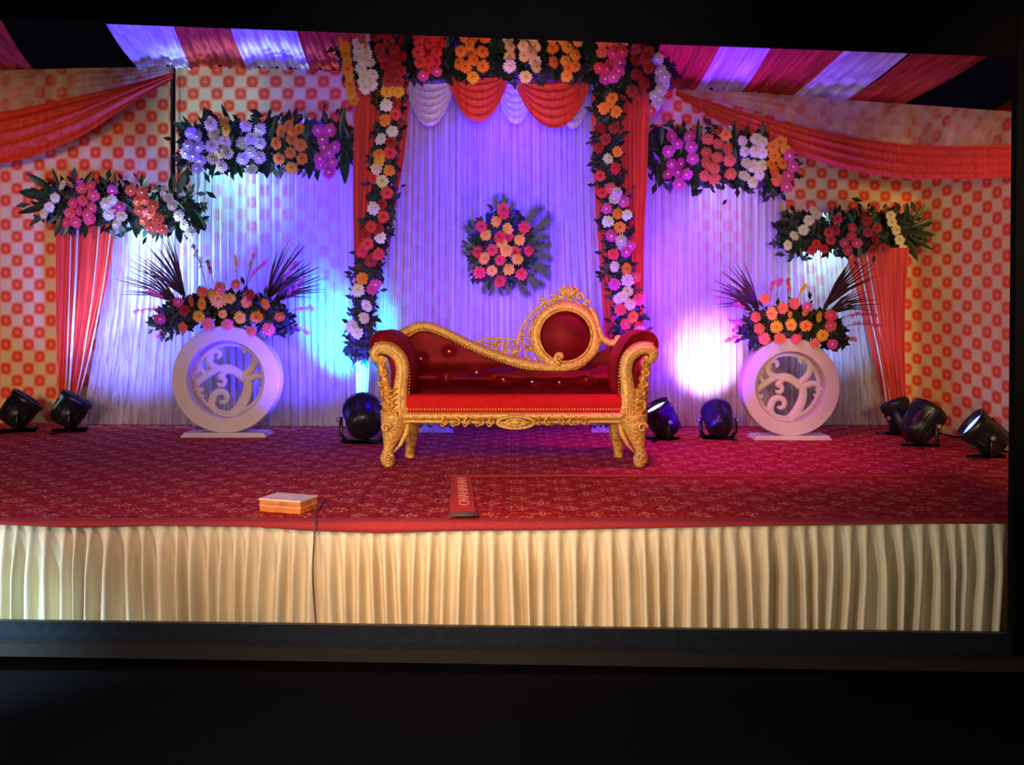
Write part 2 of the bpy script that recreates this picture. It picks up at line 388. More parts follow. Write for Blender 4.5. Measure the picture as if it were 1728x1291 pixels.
b.add([(q0.x, q0.y, 3.6), (q0.x + .35, q0.y, 3.6), (q1.x + .35, q1.y, -.65), (q1.x, q1.y, -.65), (q0.x, q0.y + .05, 3.6), (q0.x + .35, q0.y + .05, 3.6), (q1.x + .35, q1.y + .05, -.65), (q1.x, q1.y + .05, -.65)],
      [(0, 1, 2, 3), (5, 4, 7, 6), (4, 0, 3, 7), (1, 5, 6, 2), (3, 2, 6, 7), (4, 5, 1, 0)])
struct(b.build('trim_4', M['black_matte'], smooth=False))

# ---------------------------------------------------------------- carpets
def carpet_z(x, y): return .003 * noise.noise(Vector((x * 2.2, y * 2.5, 0))) - .003
def hem_drop(x):   # front hem in photo px, by position along the stage
    px = CX + x * F / 4.77
    pts = [(-400, 886), (0, 884), (120, 889), (250, 885), (420, 887), (520, 894), (640, 898), (760, 894), (900, 893), (1060, 890), (1250, 886), (1430, 884), (1560, 882), (1650, 880), (1728, 885), (2100, 885)]
    for (a, ya), (c, yc) in zip(pts, pts[1:]):
        if a <= px <= c: return CAMH + (HZ - lerp(ya, yc, (px - a) / (c - a))) * 4.77 / F
    return -.02
b = MB(); rows = []
xs = [-5.5 + i * (9.27 / 180) for i in range(181)]
for j in range(41):
    y = 4.48 - 4.37 * j / 40
    rows.append([Vector((x, y, carpet_z(x, y))) for x in xs])
rows.append([Vector((x, .085, min(-.010, hem_drop(x) + .005))) for x in xs])
rows.append([Vector((x, .070, hem_drop(x))) for x in xs])
b.grid(rows[::-1])
c0 = b.build('red_carpet', M['carpet']); tag(c0, 'wide patterned dark red carpet over the whole stage floor', 'carpet')
b = MB(); rows = [[Vector((x, .09, max(.010, hem_drop(x) + .012))) for x in xs], [Vector((x, .055, max(.004, hem_drop(x) + .010))) for x in xs], [Vector((x, .045, hem_drop(x) - .003)) for x in xs], [Vector((x, .050, hem_drop(x) - .004)) for x in xs]]
rows.insert(0, [Vector((x, .16, .008)) for x in xs])
b.grid(rows[::-1]); b.build('binding', M['hem'], c0)
def carpet_piece(name, mat, xa0, xa1, y0, y1, x1, lift, label, edge=None):
    b = MB(); rows = []; nx, ny = 90, 24
    for j in range(ny + 1):
        t = j / ny; y = lerp(y0, y1, t); xa = lerp(xa0, xa1, t); row = []
        for i in range(nx + 1):
            x = lerp(xa, x1, i / nx)
            e = min(1, min(j, ny - j, i * 1.5) / 1.0)
            rid = .012 * math.exp(-((y - y1) / .05) ** 2) if lift > .01 else 0
            row.append(Vector((x, y, carpet_z(x, y) + (.002 + lift) * e + rid + .0015)))
        rows.append(row)
    b.grid(rows); o = b.build(name, mat); return tag(o, label, 'carpet')
yr = 1.06 * F / (809 - HZ) - D0
cr = carpet_piece('red_carpet', M['carpet3'], -.40, -.48, yr - .02, 3.9, 3.76, .003, 'second red carpet length lying behind the ridge, under the sofa')
cf = carpet_piece('red_carpet', M['carpet2'], -.315, -.385,   .13, yr, 3.76, .014, 'brighter red carpet length with a lettered border at the stage front')
# plain red border and lettering on the front length
b = MB()
b.grid([[(-.322, .135, .023), (-.187, .135, .023)], [(-.385, yr - .01, .026), (-.262, yr - .01, .026)]]); b.build('border', plain('plain bright red border', (.62, .03, .022), .9, var=.15, scale=70), cf)
tcu = bpy.data.curves.new('lettering', 'FONT'); tcu.body = 'OVAHARAH'; tcu.size = .115; tcu.extrude = .0012; tcu.offset = .002
tcu.align_x = 'LEFT'; tcu.space_character = 1.0
to = bpy.data.objects.new('lettering', tcu); COL.objects.link(to)
bpy.context.view_layer.update(); dg = bpy.context.evaluated_depsgraph_get()
tm = bpy.data.meshes.new_from_object(to.evaluated_get(dg)); bpy.data.objects.remove(to)
tm.materials.clear(); tm.materials.append(M['letter'])
wx = max(v.co.x for v in tm.vertices); Lw = (1.06 * F / (813 - HZ)) - (1.06 * F / (861 - HZ))
for v in tm.vertices: v.co.x *= Lw / wx; v.co.y *= .72
lt = obj('lettering', tm, cf, (-.228, 1.06 * F / (861 - HZ) - D0, .0275)); lt.rotation_euler = (0, 0, PI / 2 + .07)
# binding along the ridge between the two lengths
b = MB(); pts = [(x, yr + .01 * math.sin(x * 2.1), .026 + carpet_z(x, yr)) for x in [-.385 + i * .12 for i in range(40)]]
b.tube(pts, [.022] * 40, [.009] * 40, n=8, up=(0, 0, 1)); b.build('rolled_edge', M['hem'], cf)
# dark scuff of folded felt where the border ends
b = MB(); p = Vector((-.250, .14, .03)); rows = []
for j in range(7):
    rows.append([p + Vector((-.075 + .15 * i / 9, -.045 + .09 * j / 6, .016 * math.sin(PI * i / 9) * math.sin(PI * j / 6) + .006 * noise.noise(Vector((i * .7, j * .7, 1))))) for i in range(10)])
b.grid(rows); tag(b.build('felt_scrap', plain('grey felt', (.10, .06, .06), .95)), 'small crumpled grey felt scrap below the carpet lettering', 'cloth')

# ---------------------------------------------------------------- skirt
def skirt():
    b = MB(); npl = 76; per = 14; nv = 14; x0, x1 = -3.3, 2.72
    cuts = [0.0]
    for i in range(npl): cuts.append(cuts[-1] + rnd.uniform(.75, 1.3))
    cuts = [x0 + (x1 - x0) * c / cuts[-1] for c in cuts]
    amp = [rnd.uniform(.7, 1.15) for _ in range(npl)]; lean = [rnd.uniform(-.02, .02) for _ in range(npl + 1)]
    kf = [rnd.uniform(.35, .6) for _ in range(npl)]
    rows = []
    for j in range(nv + 1):
        t = j / nv; row = []
        for i in range(npl):
            for k in range(per):
                s = k / per; xa = cuts[i] + lean[i] * t * 1.4 - (.05 * t * max(0, cuts[i] - 1.2) / 1.5); xb = cuts[i + 1] + lean[i + 1] * t * 1.4 - (.05 * t * max(0, cuts[i + 1] - 1.2) / 1.5)
                # crest with one steep flank
                kk = kf[i]; wv = math.sin(PI * (s / kk)) if s < kk else -.85 * math.sin(PI * (s - kk) / (1 - kk))
                wv = math.copysign(abs(wv) ** .75, wv)
                dep = wv * amp[i] * lerp(.004, .052, min(1, t * 2.6)) + .006 * noise.noise(Vector((cuts[i] * 9 + s, t * 3, 0)))
                x = lerp(xa, xb, s); z = lerp(min(-.002, hem_drop(x)) - .001, -.62, t)
                row.append(Vector((x, .075 - dep, z)))
        rows.append(row)
    b.grid(rows[::-1]); return b.build('stage_skirt', M['skirt'])
tag(skirt(), 'pleated cream cloth skirt hanging along the stage front', 'stage skirt')

# ---------------------------------------------------------------- drapes
def drape(name, left, right, mat, label, cat_='curtain', pleats=12, amp=.03, nu=160, nv=40, seed=0, group=None, parent=None, sag=0, gather=0, dirn=(0, -1, 0)):
    """cloth between two edge polylines of (x,y,d)"""
    L = cat(left, 8); R = cat(right, 8)
    def at(E, t):
        s = t * (len(E) - 1); i = min(int(s), len(E) - 2); f = s - i
        return [lerp(a, c, f) for a, c in zip(E[i], E[i + 1])]
    rr = random.Random(seed); ph = [rr.uniform(0, 2 * PI) for _ in range(4)]
    b = MB(); rows = []; dv = Vector(dirn)
    for j in range(nv + 1):
        t = j / nv; a = P(*at(L, t)); c = P(*at(R, t)); row = []
        for i in range(nu + 1):
            u = i / nu; p = a.lerp(c, u)
            uu = u + .012 * noise.noise(Vector((u * 9, t * 1.5, seed)))
            w_ = math.sin(2 * PI * pleats * uu + ph[0]) * .6 + .35 * math.sin(2 * PI * pleats * 2.37 * uu + ph[1]) + .5 * noise.noise(Vector((u * pleats * .7, t * .8, seed + 5)))
            env = min(1, .45 + t) * (.25 + .75 * math.sin(PI * min(1, max(0, u * 8))) if u < .06 else 1)
            p = p + dv * (amp * w_ * env)
            if sag: p.z -= sag * math.sin(PI * u)
            row.append(p)
        rows.append(row)
    b.grid(rows[::-1])
    o = b.build(name, mat, parent)
    if parent is None: tag(o, label, cat_, group)
    return o
# sheer white back curtains
drape('sheer_curtain', [(178, 372, 9.0), (170, 520, 9.0), (136, 716, 9.0)], [(345, 372, 9.0), (345, 520, 9.0), (345, 717, 9.0)], M['white_cloth'], 'white sheer curtain at the far left beside the pink drape', pleats=13, amp=.028, seed=1)
drape('sheer_curtain', [(322, 262, 8.9), (322, 500, 8.9), (325, 719, 8.9)], [(622, 262, 8.9), (625, 500, 8.9), (628, 719, 8.9)], M['white_cloth'], 'white sheer curtain behind the left ring stand, lit blue', pleats=24, amp=.03, seed=2)
drape('sheer_curtain', [(640, 125, 8.97), (635, 400, 8.97), (622, 718, 8.97)], [(1052, 125, 8.97), (1060, 400, 8.97), (1085, 718, 8.97)], M['white_cloth'], 'wide white sheer curtain behind the sofa, lit violet', pleats=34, amp=.026, nu=260, seed=3)
drape('sheer_curtain', [(1078, 285, 8.88), (1078, 500, 8.88), (1078, 719, 8.88)], [(1326, 285, 8.88), (1326, 500, 8.88), (1330, 719, 8.88)], M['white_cloth'], 'white sheer curtain between right pillar and right ring stand, lit purple', pleats=20, amp=.026, seed=4)
drape('sheer_curtain', [(1316, 415, 8.95), (1316, 560, 8.95), (1312, 717, 8.95)], [(1462, 415, 8.95), (1490, 580, 8.95), (1512, 717, 8.95)], M['white_cloth'], 'white sheer curtain behind the right ring stand, pale grey-blue', pleats=14, amp=.026, seed=5)
# red side drapes gathered towards the floor
drape('red_drape', [(94, 372, 8.9), (94, 500, 8.9), (97, 600, 8.9), (99, 718, 8.9)], [(196, 372, 8.9), (180, 480, 8.9), (158, 560, 8.9), (120, 718, 8.9)], M['red_drape'], 'pinkish red drape with white streaks at far left of the set', pleats=7, amp=.03, nu=80, seed=6)
for k, (xa, xb) in enumerate([(120, 108), (131, 112), (168, 119), (188, 121)]):
    b = MB(); pts = cat([P(xa, 375, 8.84), P(lerp(xa, xb, .2), 480, 8.84), P(lerp(xa, xb, .55), 600, 8.84), P(xb, 712, 8.84)], 8)
    pts = [Vector(p) for p in pts]; b.tube(pts, .006 if k != 1 else .012, .006, n=6)
    tag(b.build('sheer_ribbon', M['white_drape']), ['leftmost', 'broader second', 'third', 'rightmost'][k] + ' white sheer ribbon on the pink drape at far left', 'ribbon', 'ribbons on the far left drape')
drape('red_drape', [(1424, 418, 8.86), (1448, 500, 8.86), (1470, 590, 8.86), (1500, 716, 8.86)], [(1534, 418, 8.5), (1528, 500, 8.5), (1526, 590, 8.5), (1530, 725, 8.5)], M['red_drape'], 'orange red drape at right of the set beside the printed wall', pleats=7, amp=.028, nu=80, seed=7)
for k, (xa, xb) in enumerate([(1447, 1502), (1462, 1508), (1497, 1517)]):
    b = MB(); pts = [Vector(p) for p in cat([P(xa, 425, 8.74), P(lerp(xa, xb, .35), 520, 8.74), P(lerp(xa, xb, .7), 610, 8.74), P(xb, 716, 8.74)], 8)]
    b.tube(pts, .009, .008, n=6)
    tag(b.build('sheer_ribbon', M['white_drape']), ['leftmost', 'middle', 'rightmost'][k] + ' thin white ribbon on the orange drape at right', 'ribbon', 'ribbons on the right drape')
# pillar drapes behind the hanging garlands
drape('pillar_drape', [(600, 130, 8.3), (596, 300, 8.3), (598, 440, 8.3), (602, 732, 8.3)], [(660, 130, 8.3), (648, 300, 8.3), (634, 440, 8.3), (618, 732, 8.3)], M['red_drape'], 'orange red pillar drape behind the left hanging garland', pleats=5, amp=.025, nu=60, seed=8)
drape('pillar_drape', [(660, 130, 8.45), (664, 250, 8.45), (662, 330, 8.45), (655, 420, 8.45)], [(694, 130, 8.45), (684, 250, 8.45), (670, 330, 8.45), (657, 420, 8.45)], M['red_drape'], 'narrow dim red drape on the inner side of the left garland', pleats=3, amp=.015, nu=30, seed=9)
drape('pillar_drape', [(1042, 150, 8.3), (1046, 300, 8.3), (1058, 450, 8.3), (1076, 732, 8.3)], [(1096, 150, 8.3), (1092, 300, 8.3), (1086, 450, 8.3), (1088, 732, 8.3)], M['red_drape'], 'red pillar drape behind the right hanging garland', pleats=5, amp=.02, nu=60, seed=10)
drape('pillar_drape', [(998, 160, 8.5), (1002, 300, 8.5), (1012, 450, 8.5), (1022, 600, 8.5)], [(1024, 160, 8.5), (1024, 300, 8.5), (1032, 450, 8.5), (1040, 600, 8.5)], M['red_drape'], 'narrow dim red drape on the inner side of the right garland', pleats=3, amp=.012, nu=30, seed=11)
# scalloped swags over the centre
def swag(x0, x1, y0, ybot, mat, label, d=8.35, yr=None, seed=0):
    yr = y0 if yr is None else yr
    b = MB(); rows = []; nu, nv = 36, 30
    for j in range(nv + 1):
        t = j / nv; row = []
        for i in range(nu + 1):
            u = i / nu; yy = lerp(y0, yr, u)
            sagp = (ybot - yy) * t
            k = 1 - abs(2 * u - 1) ** 2.2
            x = lerp(x0, x1, u) + (lerp(x0, x1, .5) - lerp(x0, x1, u)) * .10 * (1 - t)
            y = yy + 14 * t * (1 - k) + sagp * k + (1 - t) * 6 * k
            p = P(x, y, d); p.y -= .07 * k * (.4 + t) + .014 * math.sin(t * PI * 11 + seed) * k
            row.append(p)
        rows.append(row)
    b.grid(rows[::-1]); return tag(b.build('swag_valance', mat), label, 'swag', 'scalloped swags over the centre curtain')
swag(686, 766, 138, 216, M['white_drape'], 'white scalloped swag at the left end of the row', seed=1, d=8.4)
swag(758, 856, 128, 209, M['red_drape'], 'red scalloped swag below the orange flower cluster, second from left', d=8.3, seed=2)
swag(838, 902, 138, 214, M['white_drape'], 'narrow white scalloped swag between the two red ones', d=8.4, seed=3)
swag(935, 994, 140, 222, M['white_drape'], 'white swag peeping out right of the larger red swag', d=8.45, yr=160, seed=4)
swag(872, 996, 136, 220, M['red_drape'], 'widest red scalloped swag, at the right of the row', d=8.3, yr=128, seed=5)
b = MB(); b.tube([P(x, 131, 8.42) for x in (655, 760, 864, 960, 1045)], .018, n=8, up=(0, 1, 0)); tag(b.build('curtain_rail', M['black']), 'dark rail behind the top flowers carrying the swags', 'rail')
# long side swags: sheer band above, red band below
def band(name, top, bot, mat, label, folds, amp=.03, seed=0, nv=22, nu=90):
    T = cat(top, 12); B = cat(bot, 12); n = len(T); b = MB(); rows = []
    for j in range(nv + 1):
        t = j / nv; row = []
        for i in range(n):
            p = P(*T[i]).lerp(P(*B[i]), t); wd = (P(*T[i]) - P(*B[i])).length
            p.y -= min(wd * .35, amp * 1.2) * (math.sin(PI * t) * 1.3 + .5 * math.sin(2 * PI * folds * t + seed + .6 * math.sin(i * .08)) + .25 * math.sin(2 * PI * folds * 2.3 * t + i * .03))
            row.append(p)
        rows.append(row)
    b.grid(rows[::-1]); return tag(b.build(name, mat), label, 'drape')
band('swag_drape', [(294, 112, 8.9), (200, 114, 8.9), (100, 116, 8.9), (0, 119, 8.9), (-200, 122, 8.9)], [(294, 124, 8.9), (200, 150, 8.9), (100, 172, 8.9), (0, 196, 8.9), (-200, 215, 8.9)], M['band_sheer'], 'thin pale sheer drape above the red swag at upper left', 4, .012, 1)
band('swag_drape', [(294, 122, 8.8), (200, 149, 8.8), (100, 170, 8.8), (0, 190, 8.8), (-200, 200, 8.8)], [(292, 134, 8.8), (215, 182, 8.8), (120, 240, 8.8), (0, 278, 8.8), (-200, 300, 8.8)], M['red_drape'], 'broad red swag running off the upper left edge', 4, .04, 2)
band('swag_drape', [(1140, 151, 8.9), (1280, 157, 8.9), (1420, 168, 8.7), (1530, 176, 8.35), (1640, 184, 7.7), (1760, 191, 6.95)], [(1140, 158, 8.9), (1250, 180, 8.9), (1400, 226, 8.6), (1530, 243, 8.2), (1640, 248, 7.5), (1760, 250, 6.8)], M['band_sheer'], 'thin peach sheer drape above the orange swag at upper right', 3, .010, 3)
band('swag_drape', [(1140, 153, 8.8), (1250, 186, 8.8), (1400, 223, 8.5), (1530, 243, 8.1), (1640, 246, 7.4), (1760, 242, 6.7)], [(1140, 160, 8.8), (1230, 212, 8.8), (1380, 272, 8.5), (1500, 298, 8.1), (1630, 302, 7.4), (1760, 296, 6.7)], M['red_drape'], 'broad orange red swag curving across the upper right wall', 4, .04, 4)
# ceiling cloth strips: (back x0,x1,y) (front x0,x1,y), extended towards the hall
def strip(bx0, bx1, by0, by1, fx0, fx1, fy, mat, label, seed):
    ext = 1.9; b = MB(); rows = []; nu, nv = 60, 16; db, dfr = 8.95, 7.75
    for j in range(nv + 1):
        t = -.16 + (ext + .16) * j / nv; row = []
        for i in range(nu + 1):
            u = i / nu
            p = P(lerp(bx0, bx1, u), lerp(by0, by1, u), db); q = P(lerp(fx0, fx1, u), fy, dfr)
            r = p + (q - p) * t
            k = u * (bx1 - bx0) / 9
            r.z += .016 * math.sin(k * 2 + seed) + .010 * math.sin(k * 5.3 + seed) + .03 * math.sin(PI * u) - .05 * math.sin(PI * min(t / ext, 1)) + .018 * noise.noise(Vector((k * .5, t, seed)))
            row.append(r)
        rows.append(row)
    b.grid(rows); return tag(b.build('ceiling_drape', mat), label, 'ceiling cloth', 'striped ceiling cloths')
RC, BC = M['red_ceiling'], M['blue_ceiling']
strip(-140, 55, 117, 117, -240, 8, 36, RC, 'dark red ceiling cloth strip at the upper left corner', 1)
strip(225, 320, 110, 110, 180, 296, 38, BC, 'bluish white ceiling cloth strip beside the dark gap at left', 2)
strip(318, 420, 110, 111, 294, 397, 40, RC, 'red ceiling cloth strip between the two left bluish strips', 3)
strip(416, 528, 111, 115, 393, 508, 44, BC, 'bluish white ceiling cloth strip nearer the left flowers', 4)
strip(524, 640, 115, 120, 504, 612, 48, RC, 'red ceiling cloth strip touching the left white flowers', 5)
strip(1098, 1176, 145, 148, 1112, 1214, 68, RC, 'pinkish red ceiling cloth strip next to the right lavender flowers', 6)
strip(1172, 1254, 147, 151, 1210, 1299, 72, BC, 'vivid blue-lit ceiling cloth strip at right', 7)
strip(1250, 1344, 151, 158, 1295, 1424, 76, RC, 'dark red ceiling cloth strip between blue and violet ones at right', 8)
strip(1340, 1432, 158, 166, 1420, 1529, 82, BC, 'violet white ceiling cloth strip at right', 9)
strip(1428, 1532, 166, 176, 1525, 1670, 88, RC, 'red ceiling cloth strip with orange edge beside the right dark gap', 10)
strip(1668, 1760, 186, 190, 1800, 1980, 96, RC, 'dim ceiling cloth strip at the upper right corner', 11)
# tent pole
b = MB(); b.tube([P(291, 108, 9.1), P(289, 250, 9.1), P(287, 716, 9.1)], .008, n=8); b.ball(P(291, 106, 9.1), .025)
tag(b.build('tent_pole', M['black']), 'thin dark tent pole at the seam of the left wall', 'pole')

# ---------------------------------------------------------------- flowers and leaves
def flower_mesh(col, kind=0):
    b = MB(); r_ = random.Random(kind * 7 + 3)
    rings = [(15, 1.0, .17, .10, .0), (11, .68, .15, .24, .1)] if kind == 0 else [(9, 1.0, .32, .12, 0), (8, .72, .28, .32, .2), (6, .42, .2, .46, .5)]
    for n, L, wd, lift, tw in rings:
        for k in range(n):
            a = 2 * PI * (k + tw + r_.uniform(-.12, .12)) / n; ll = L * r_.uniform(.9, 1.05)
            ca, sa = math.cos(a), math.sin(a)
            def q(r, s, h): return (ca * r - sa * s, -h, sa * r + ca * s)
            c = lift * (1 if kind == 0 else 1.2)
            b.add([q(.10, -.04, lift * .4), q(.10, .04, lift * .4), q(ll * .55, -wd, c * .9), q(ll * .55, 0, c * .6), q(ll * .55, wd, c * .9), q(ll * .9, -wd * .6, c * .6), q(ll * .9, wd * .6, c * .6), q(ll, 0, c * .25)],
                  [(0, 3, 2), (0, 1, 3), (1, 4, 3), (2, 3, 5), (3, 4, 6), (3, 7, 5), (3, 6, 7)])
    if kind == 0: b.ball((0, -.20, 0), .24, 8, 4, 1, (1, .5, 1))
    else: b.ball((0, -.40, 0), .22, 7, 4, 0, (1, .6, 1))
    me = bpy.data.meshes.new('flower')
    me.from_pydata(b.v, [], b.f); me.materials.append(M['f_' + col]); me.materials.append(M['c_' + col])
    me.polygons.foreach_set('material_index', b.m); me.polygons.foreach_set('use_smooth', [True] * len(b.f)); return me
FM = {}
def flower(parent, x, y, d, col, r=9.5, kind=0, tilt=.45):
    key = (col, kind)
    if key not in FM: FM[key] = flower_mesh(col, kind)
    o = obj('flower', FM[key], parent, P(x, y, d))
    s = 1.14 * r * d / F * rnd.uniform(.92, 1.08); o.scale = (s, s, s)
    o.rotation_euler = (rnd.uniform(-tilt, tilt * .6), rnd.uniform(0, 6.28), rnd.uniform(-tilt, tilt))
    return o
def leaf_mesh(wd, mat, bend):
    b = MB(); rows = []; n = 7
    for i in range(n + 1):
        t = i / n; ww = wd * (math.sin(PI * min(1, t * .96 + .03)) ** .8); zz = t; yy = -bend * t * t
        rows.append([(-ww, yy - ww * .35, zz), (0, yy, zz), (ww, yy - ww * .35, zz)])
    b.grid(rows); me = bpy.data.meshes.new('leaf'); me.from_pydata(b.v, [], b.f); me.materials.append(mat)
    me.polygons.foreach_set('use_smooth', [True] * len(b.f)); return me
LM = [leaf_mesh(.10, M['leaf'], .12), leaf_mesh(.13, M['leaf2'], .22), leaf_mesh(.17, M['leaf'], .05)]
def leaf(parent, x, y, d, ang, L, k=None, out=.25):
    """ang: 0 points up, positive clockwise (to the right); L px"""
    o = obj('leaf', rnd.choice(LM) if k is None else LM[k], parent, P(x, y, d))
    s = .86 * L * d / F; o.scale = (s, s, s)
    o.rotation_euler = (Matrix.Rotation(ang, 3, 'Y') @ Matrix.Rotation(rnd.uniform(-.1, out) , 3, 'X') @ Matrix.Rotation(rnd.uniform(-.5, .5), 3, 'Z')).to_euler()
    return o
def foliage(parent, pts, d, n, size, spread, mat=None, thick=.1):
    """dense small leaves round a poly of px points, joined: nobody could count them"""
    b = MB(); r_ = random.Random(len(pts) * 13 + n)
    for _ in range(n):
        i = r_.randrange(len(pts) - 1); t = r_.random()
        x = lerp(pts[i][0], pts[i + 1][0], t) + r_.gauss(0, spread[0]) ; y = lerp(pts[i][1], pts[i + 1][1], t) + r_.gauss(0, spread[1])
        p = P(x, y, d + r_.uniform(-.2, 1) * thick); s = size * d / F * r_.uniform(.6, 1.3)
        a = r_.uniform(0, 2 * PI); t1 = Vector((math.cos(a), r_.uniform(-.5, .5), math.sin(a))); nn = Vector((-math.sin(a), r_.uniform(-.5, .3), math.cos(a)))
        b.add([p, p + t1 * s * .5 + nn * s * .22, p + t1 * s, p + t1 * s * .5 - nn * s * .22], [(0, 1, 2), (0, 2, 3)])
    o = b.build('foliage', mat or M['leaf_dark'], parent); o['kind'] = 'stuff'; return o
def arrangement(name, label, c, group, flowers, d, r=10, kinds=(0,)):
    t = thing(name, label, 'flowers', P(c[0], c[1], d), group)
    for col, lst in flowers:
        for (x, y) in lst: flower(t, x, y, d - rnd.uniform(.07, .15), col, r, rnd.choice(kinds))
    return t
G = 'flower valances over the curtains'
# A: left low
A = arrangement('flower_valance', 'lowest left flower valance, pink and white blooms above the pink drape', (185, 345), G, [
 ('white', [(106, 312), (93, 334), (83, 350), (74, 361), (179, 344), (184, 362), (205, 365), (197, 378), (276, 323), (284, 334), (291, 347), (302, 364), (311, 380), (322, 393), (189, 338)]),
 ('pink', [(138, 318), (158, 330), (153, 314), (123, 343), (139, 339), (155, 351), (118, 360), (133, 355), (148, 362), (112, 376), (128, 375), (151, 370)]),
 ('mag', [(190, 321), (202, 349), (194, 355)]),
 ('coral', [(221, 321), (240, 324), (233, 339), (245, 337), (235, 355), (258, 347), (251, 360), (266, 370), (243, 372), (256, 383), (274, 388)])], 8.7, 9.5)
foliage(A, [(85, 345), (180, 345), (320, 360)], 8.72, 1700, 18, (14, 15))
for x, y, a, L in [(85, 330, -1.45, 62), (90, 322, -.95, 60), (85, 345, -2.0, 60), (88, 350, -2.35, 56), (100, 315, -.2, 38), (105, 360, 3.4, 48), (140, 318, .5, 38), (146, 375, 3.1, 36), (195, 318, .1, 32), (185, 320, -.5, 30),
                   (243, 322, -.1, 34), (240, 320, .5, 30), (290, 330, .05, 44), (300, 328, .35, 50), (310, 340, .7, 46), (320, 350, 2.5, 60), (318, 345, 1.5, 30), (210, 372, 3.3, 34), (225, 375, 2.9, 34), (300, 380, 2.9, 40), (325, 350, 2.9, 55), (120, 370, 3.6, 40), (270, 385, 3.4, 30)]:
    leaf(A, x, y, 8.7, a, L)
for _ in range(26):
    x = rnd.uniform(80, 325); leaf(A, x, 345 + rnd.uniform(-12, 20), 8.7, rnd.choice([0, PI]) + rnd.uniform(-.9, .9), rnd.uniform(30, 46))
# B: left mid
B = arrangement('flower_valance', 'upper left flower valance with lilac, cream, white, orange and magenta bunches', (450, 245), G, [
 ('lav', [(323, 225), (333, 230), (318, 245), (336, 248), (326, 263), (338, 271), (333, 284), (314, 258)]),
 ('cream', [(356, 210), (361, 225), (366, 237), (380, 239), (357, 247), (372, 258), (383, 258), (360, 268), (374, 281)]), ('yellow', [(379, 205), (382, 220), (492, 284)]),
 ('white', [(415, 213), (439, 219), (425, 234), (409, 242), (439, 242), (423, 257), (410, 268), (438, 266), (425, 286)]),
 ('orange', [(487, 213), (506, 217), (474, 222), (466, 242), (492, 236), (507, 245), (490, 258), (471, 268), (510, 268), (494, 222)]),
 ('mag', [(536, 220), (556, 220), (545, 235), (548, 248), (566, 248), (556, 258), (540, 268), (561, 274), (556, 291), (542, 278)])], 8.6, 10.5)
foliage(B, [(320, 248), (450, 245), (585, 240)], 8.64, 2200, 19, (12, 17))
for x, y, a, L in [(350, 225, -.15, 50), (352, 225, -.5, 40), (395, 225, -.35, 62), (400, 230, -.05, 42), (455, 225, 0, 45), (460, 225, .25, 34), (520, 228, .03, 46), (524, 240, 3.12, 74), (518, 250, 3.0, 60), (575, 235, .15, 62), (580, 240, 3.05, 82), (580, 238, 2.6, 66), (585, 235, 1.35, 42), (588, 240, 1.9, 40), (588, 232, .9, 34),
                   (395, 260, 3.14, 46), (450, 260, 3.1, 50), (360, 268, 3.2, 40), (330, 225, -.6, 42), (315, 220, -1.0, 34), (600, 200, .2, 40), (570, 250, 3.5, 50), (448, 255, 3.5, 50), (402, 268, 2.9, 40), (600, 225, 2.8, 60)]:
    leaf(B, x, y, 8.6, a, L, out=.12)
for _ in range(24):
    x = rnd.uniform(330, 590); leaf(B, x, 245 + rnd.uniform(-15, 20), 8.6, rnd.choice([0, PI]) + rnd.uniform(-.6, .6), rnd.uniform(34, 50))
# D: right mid
Dv = arrangement('flower_valance', 'upper right flower valance with magenta, coral, white and orange bunches', (1215, 265), G, [
 ('mag', [(1133, 230), (1164, 230), (1128, 256), (1143, 243), (1166, 248), (1169, 268), (1133, 277), (1148, 276), (1128, 294), (1143, 291), (1159, 294), (1146, 311), (1332, 263), (1338, 281), (1330, 297), (1327, 315)]),
 ('coral', [(1194, 235), (1212, 243), (1228, 251), (1192, 258), (1210, 266), (1192, 276), (1231, 271), (1205, 284), (1189, 297), (1206, 302), (1233, 294)]),
 ('orange', [(1225, 228), (1317, 240), (1304, 248), (1307, 263), (1302, 279), (1320, 276)]), ('yellow', [(1325, 253)]), ('coral', [(1307, 291), (1312, 304)]),
 ('white', [(1253, 238), (1276, 235), (1256, 256), (1274, 256), (1286, 258), (1260, 276), (1271, 281), (1286, 279), (1256, 297), (1281, 294), (1270, 308), (1286, 240)])], 8.6, 10.2)
foliage(Dv, [(1105, 255), (1210, 270), (1325, 280)], 8.64, 2000, 19, (10, 18))
for x, y, a, L in [(1116, 245, 0, 40), (1116, 262, 3.14, 62), (1112, 255, -1.4, 30), (1110, 250, -.8, 34), (1108, 265, -2.2, 34), (1178, 240, -.03, 46), (1178, 262, 3.14, 66), (1240, 240, -.05, 44), (1240, 275, 3.1, 48), (1288, 240, .05, 40), (1290, 285, 3.0, 45), (1330, 255, .5, 30), (1335, 280, 1.3, 26), (1120, 270, 3.3, 56), (1245, 290, 2.9, 40), (1325, 300, 2.9, 32), (1300, 300, 3.3, 34), (1175, 280, 3.3, 50)]:
    leaf(Dv, x, y, 8.6, a, L, out=.12)
for _ in range(22):
    x = rnd.uniform(1110, 1330); leaf(Dv, x, 268 + rnd.uniform(-15, 20), 8.6, rnd.choice([0, PI]) + rnd.uniform(-.6, .6), rnd.uniform(30, 46))
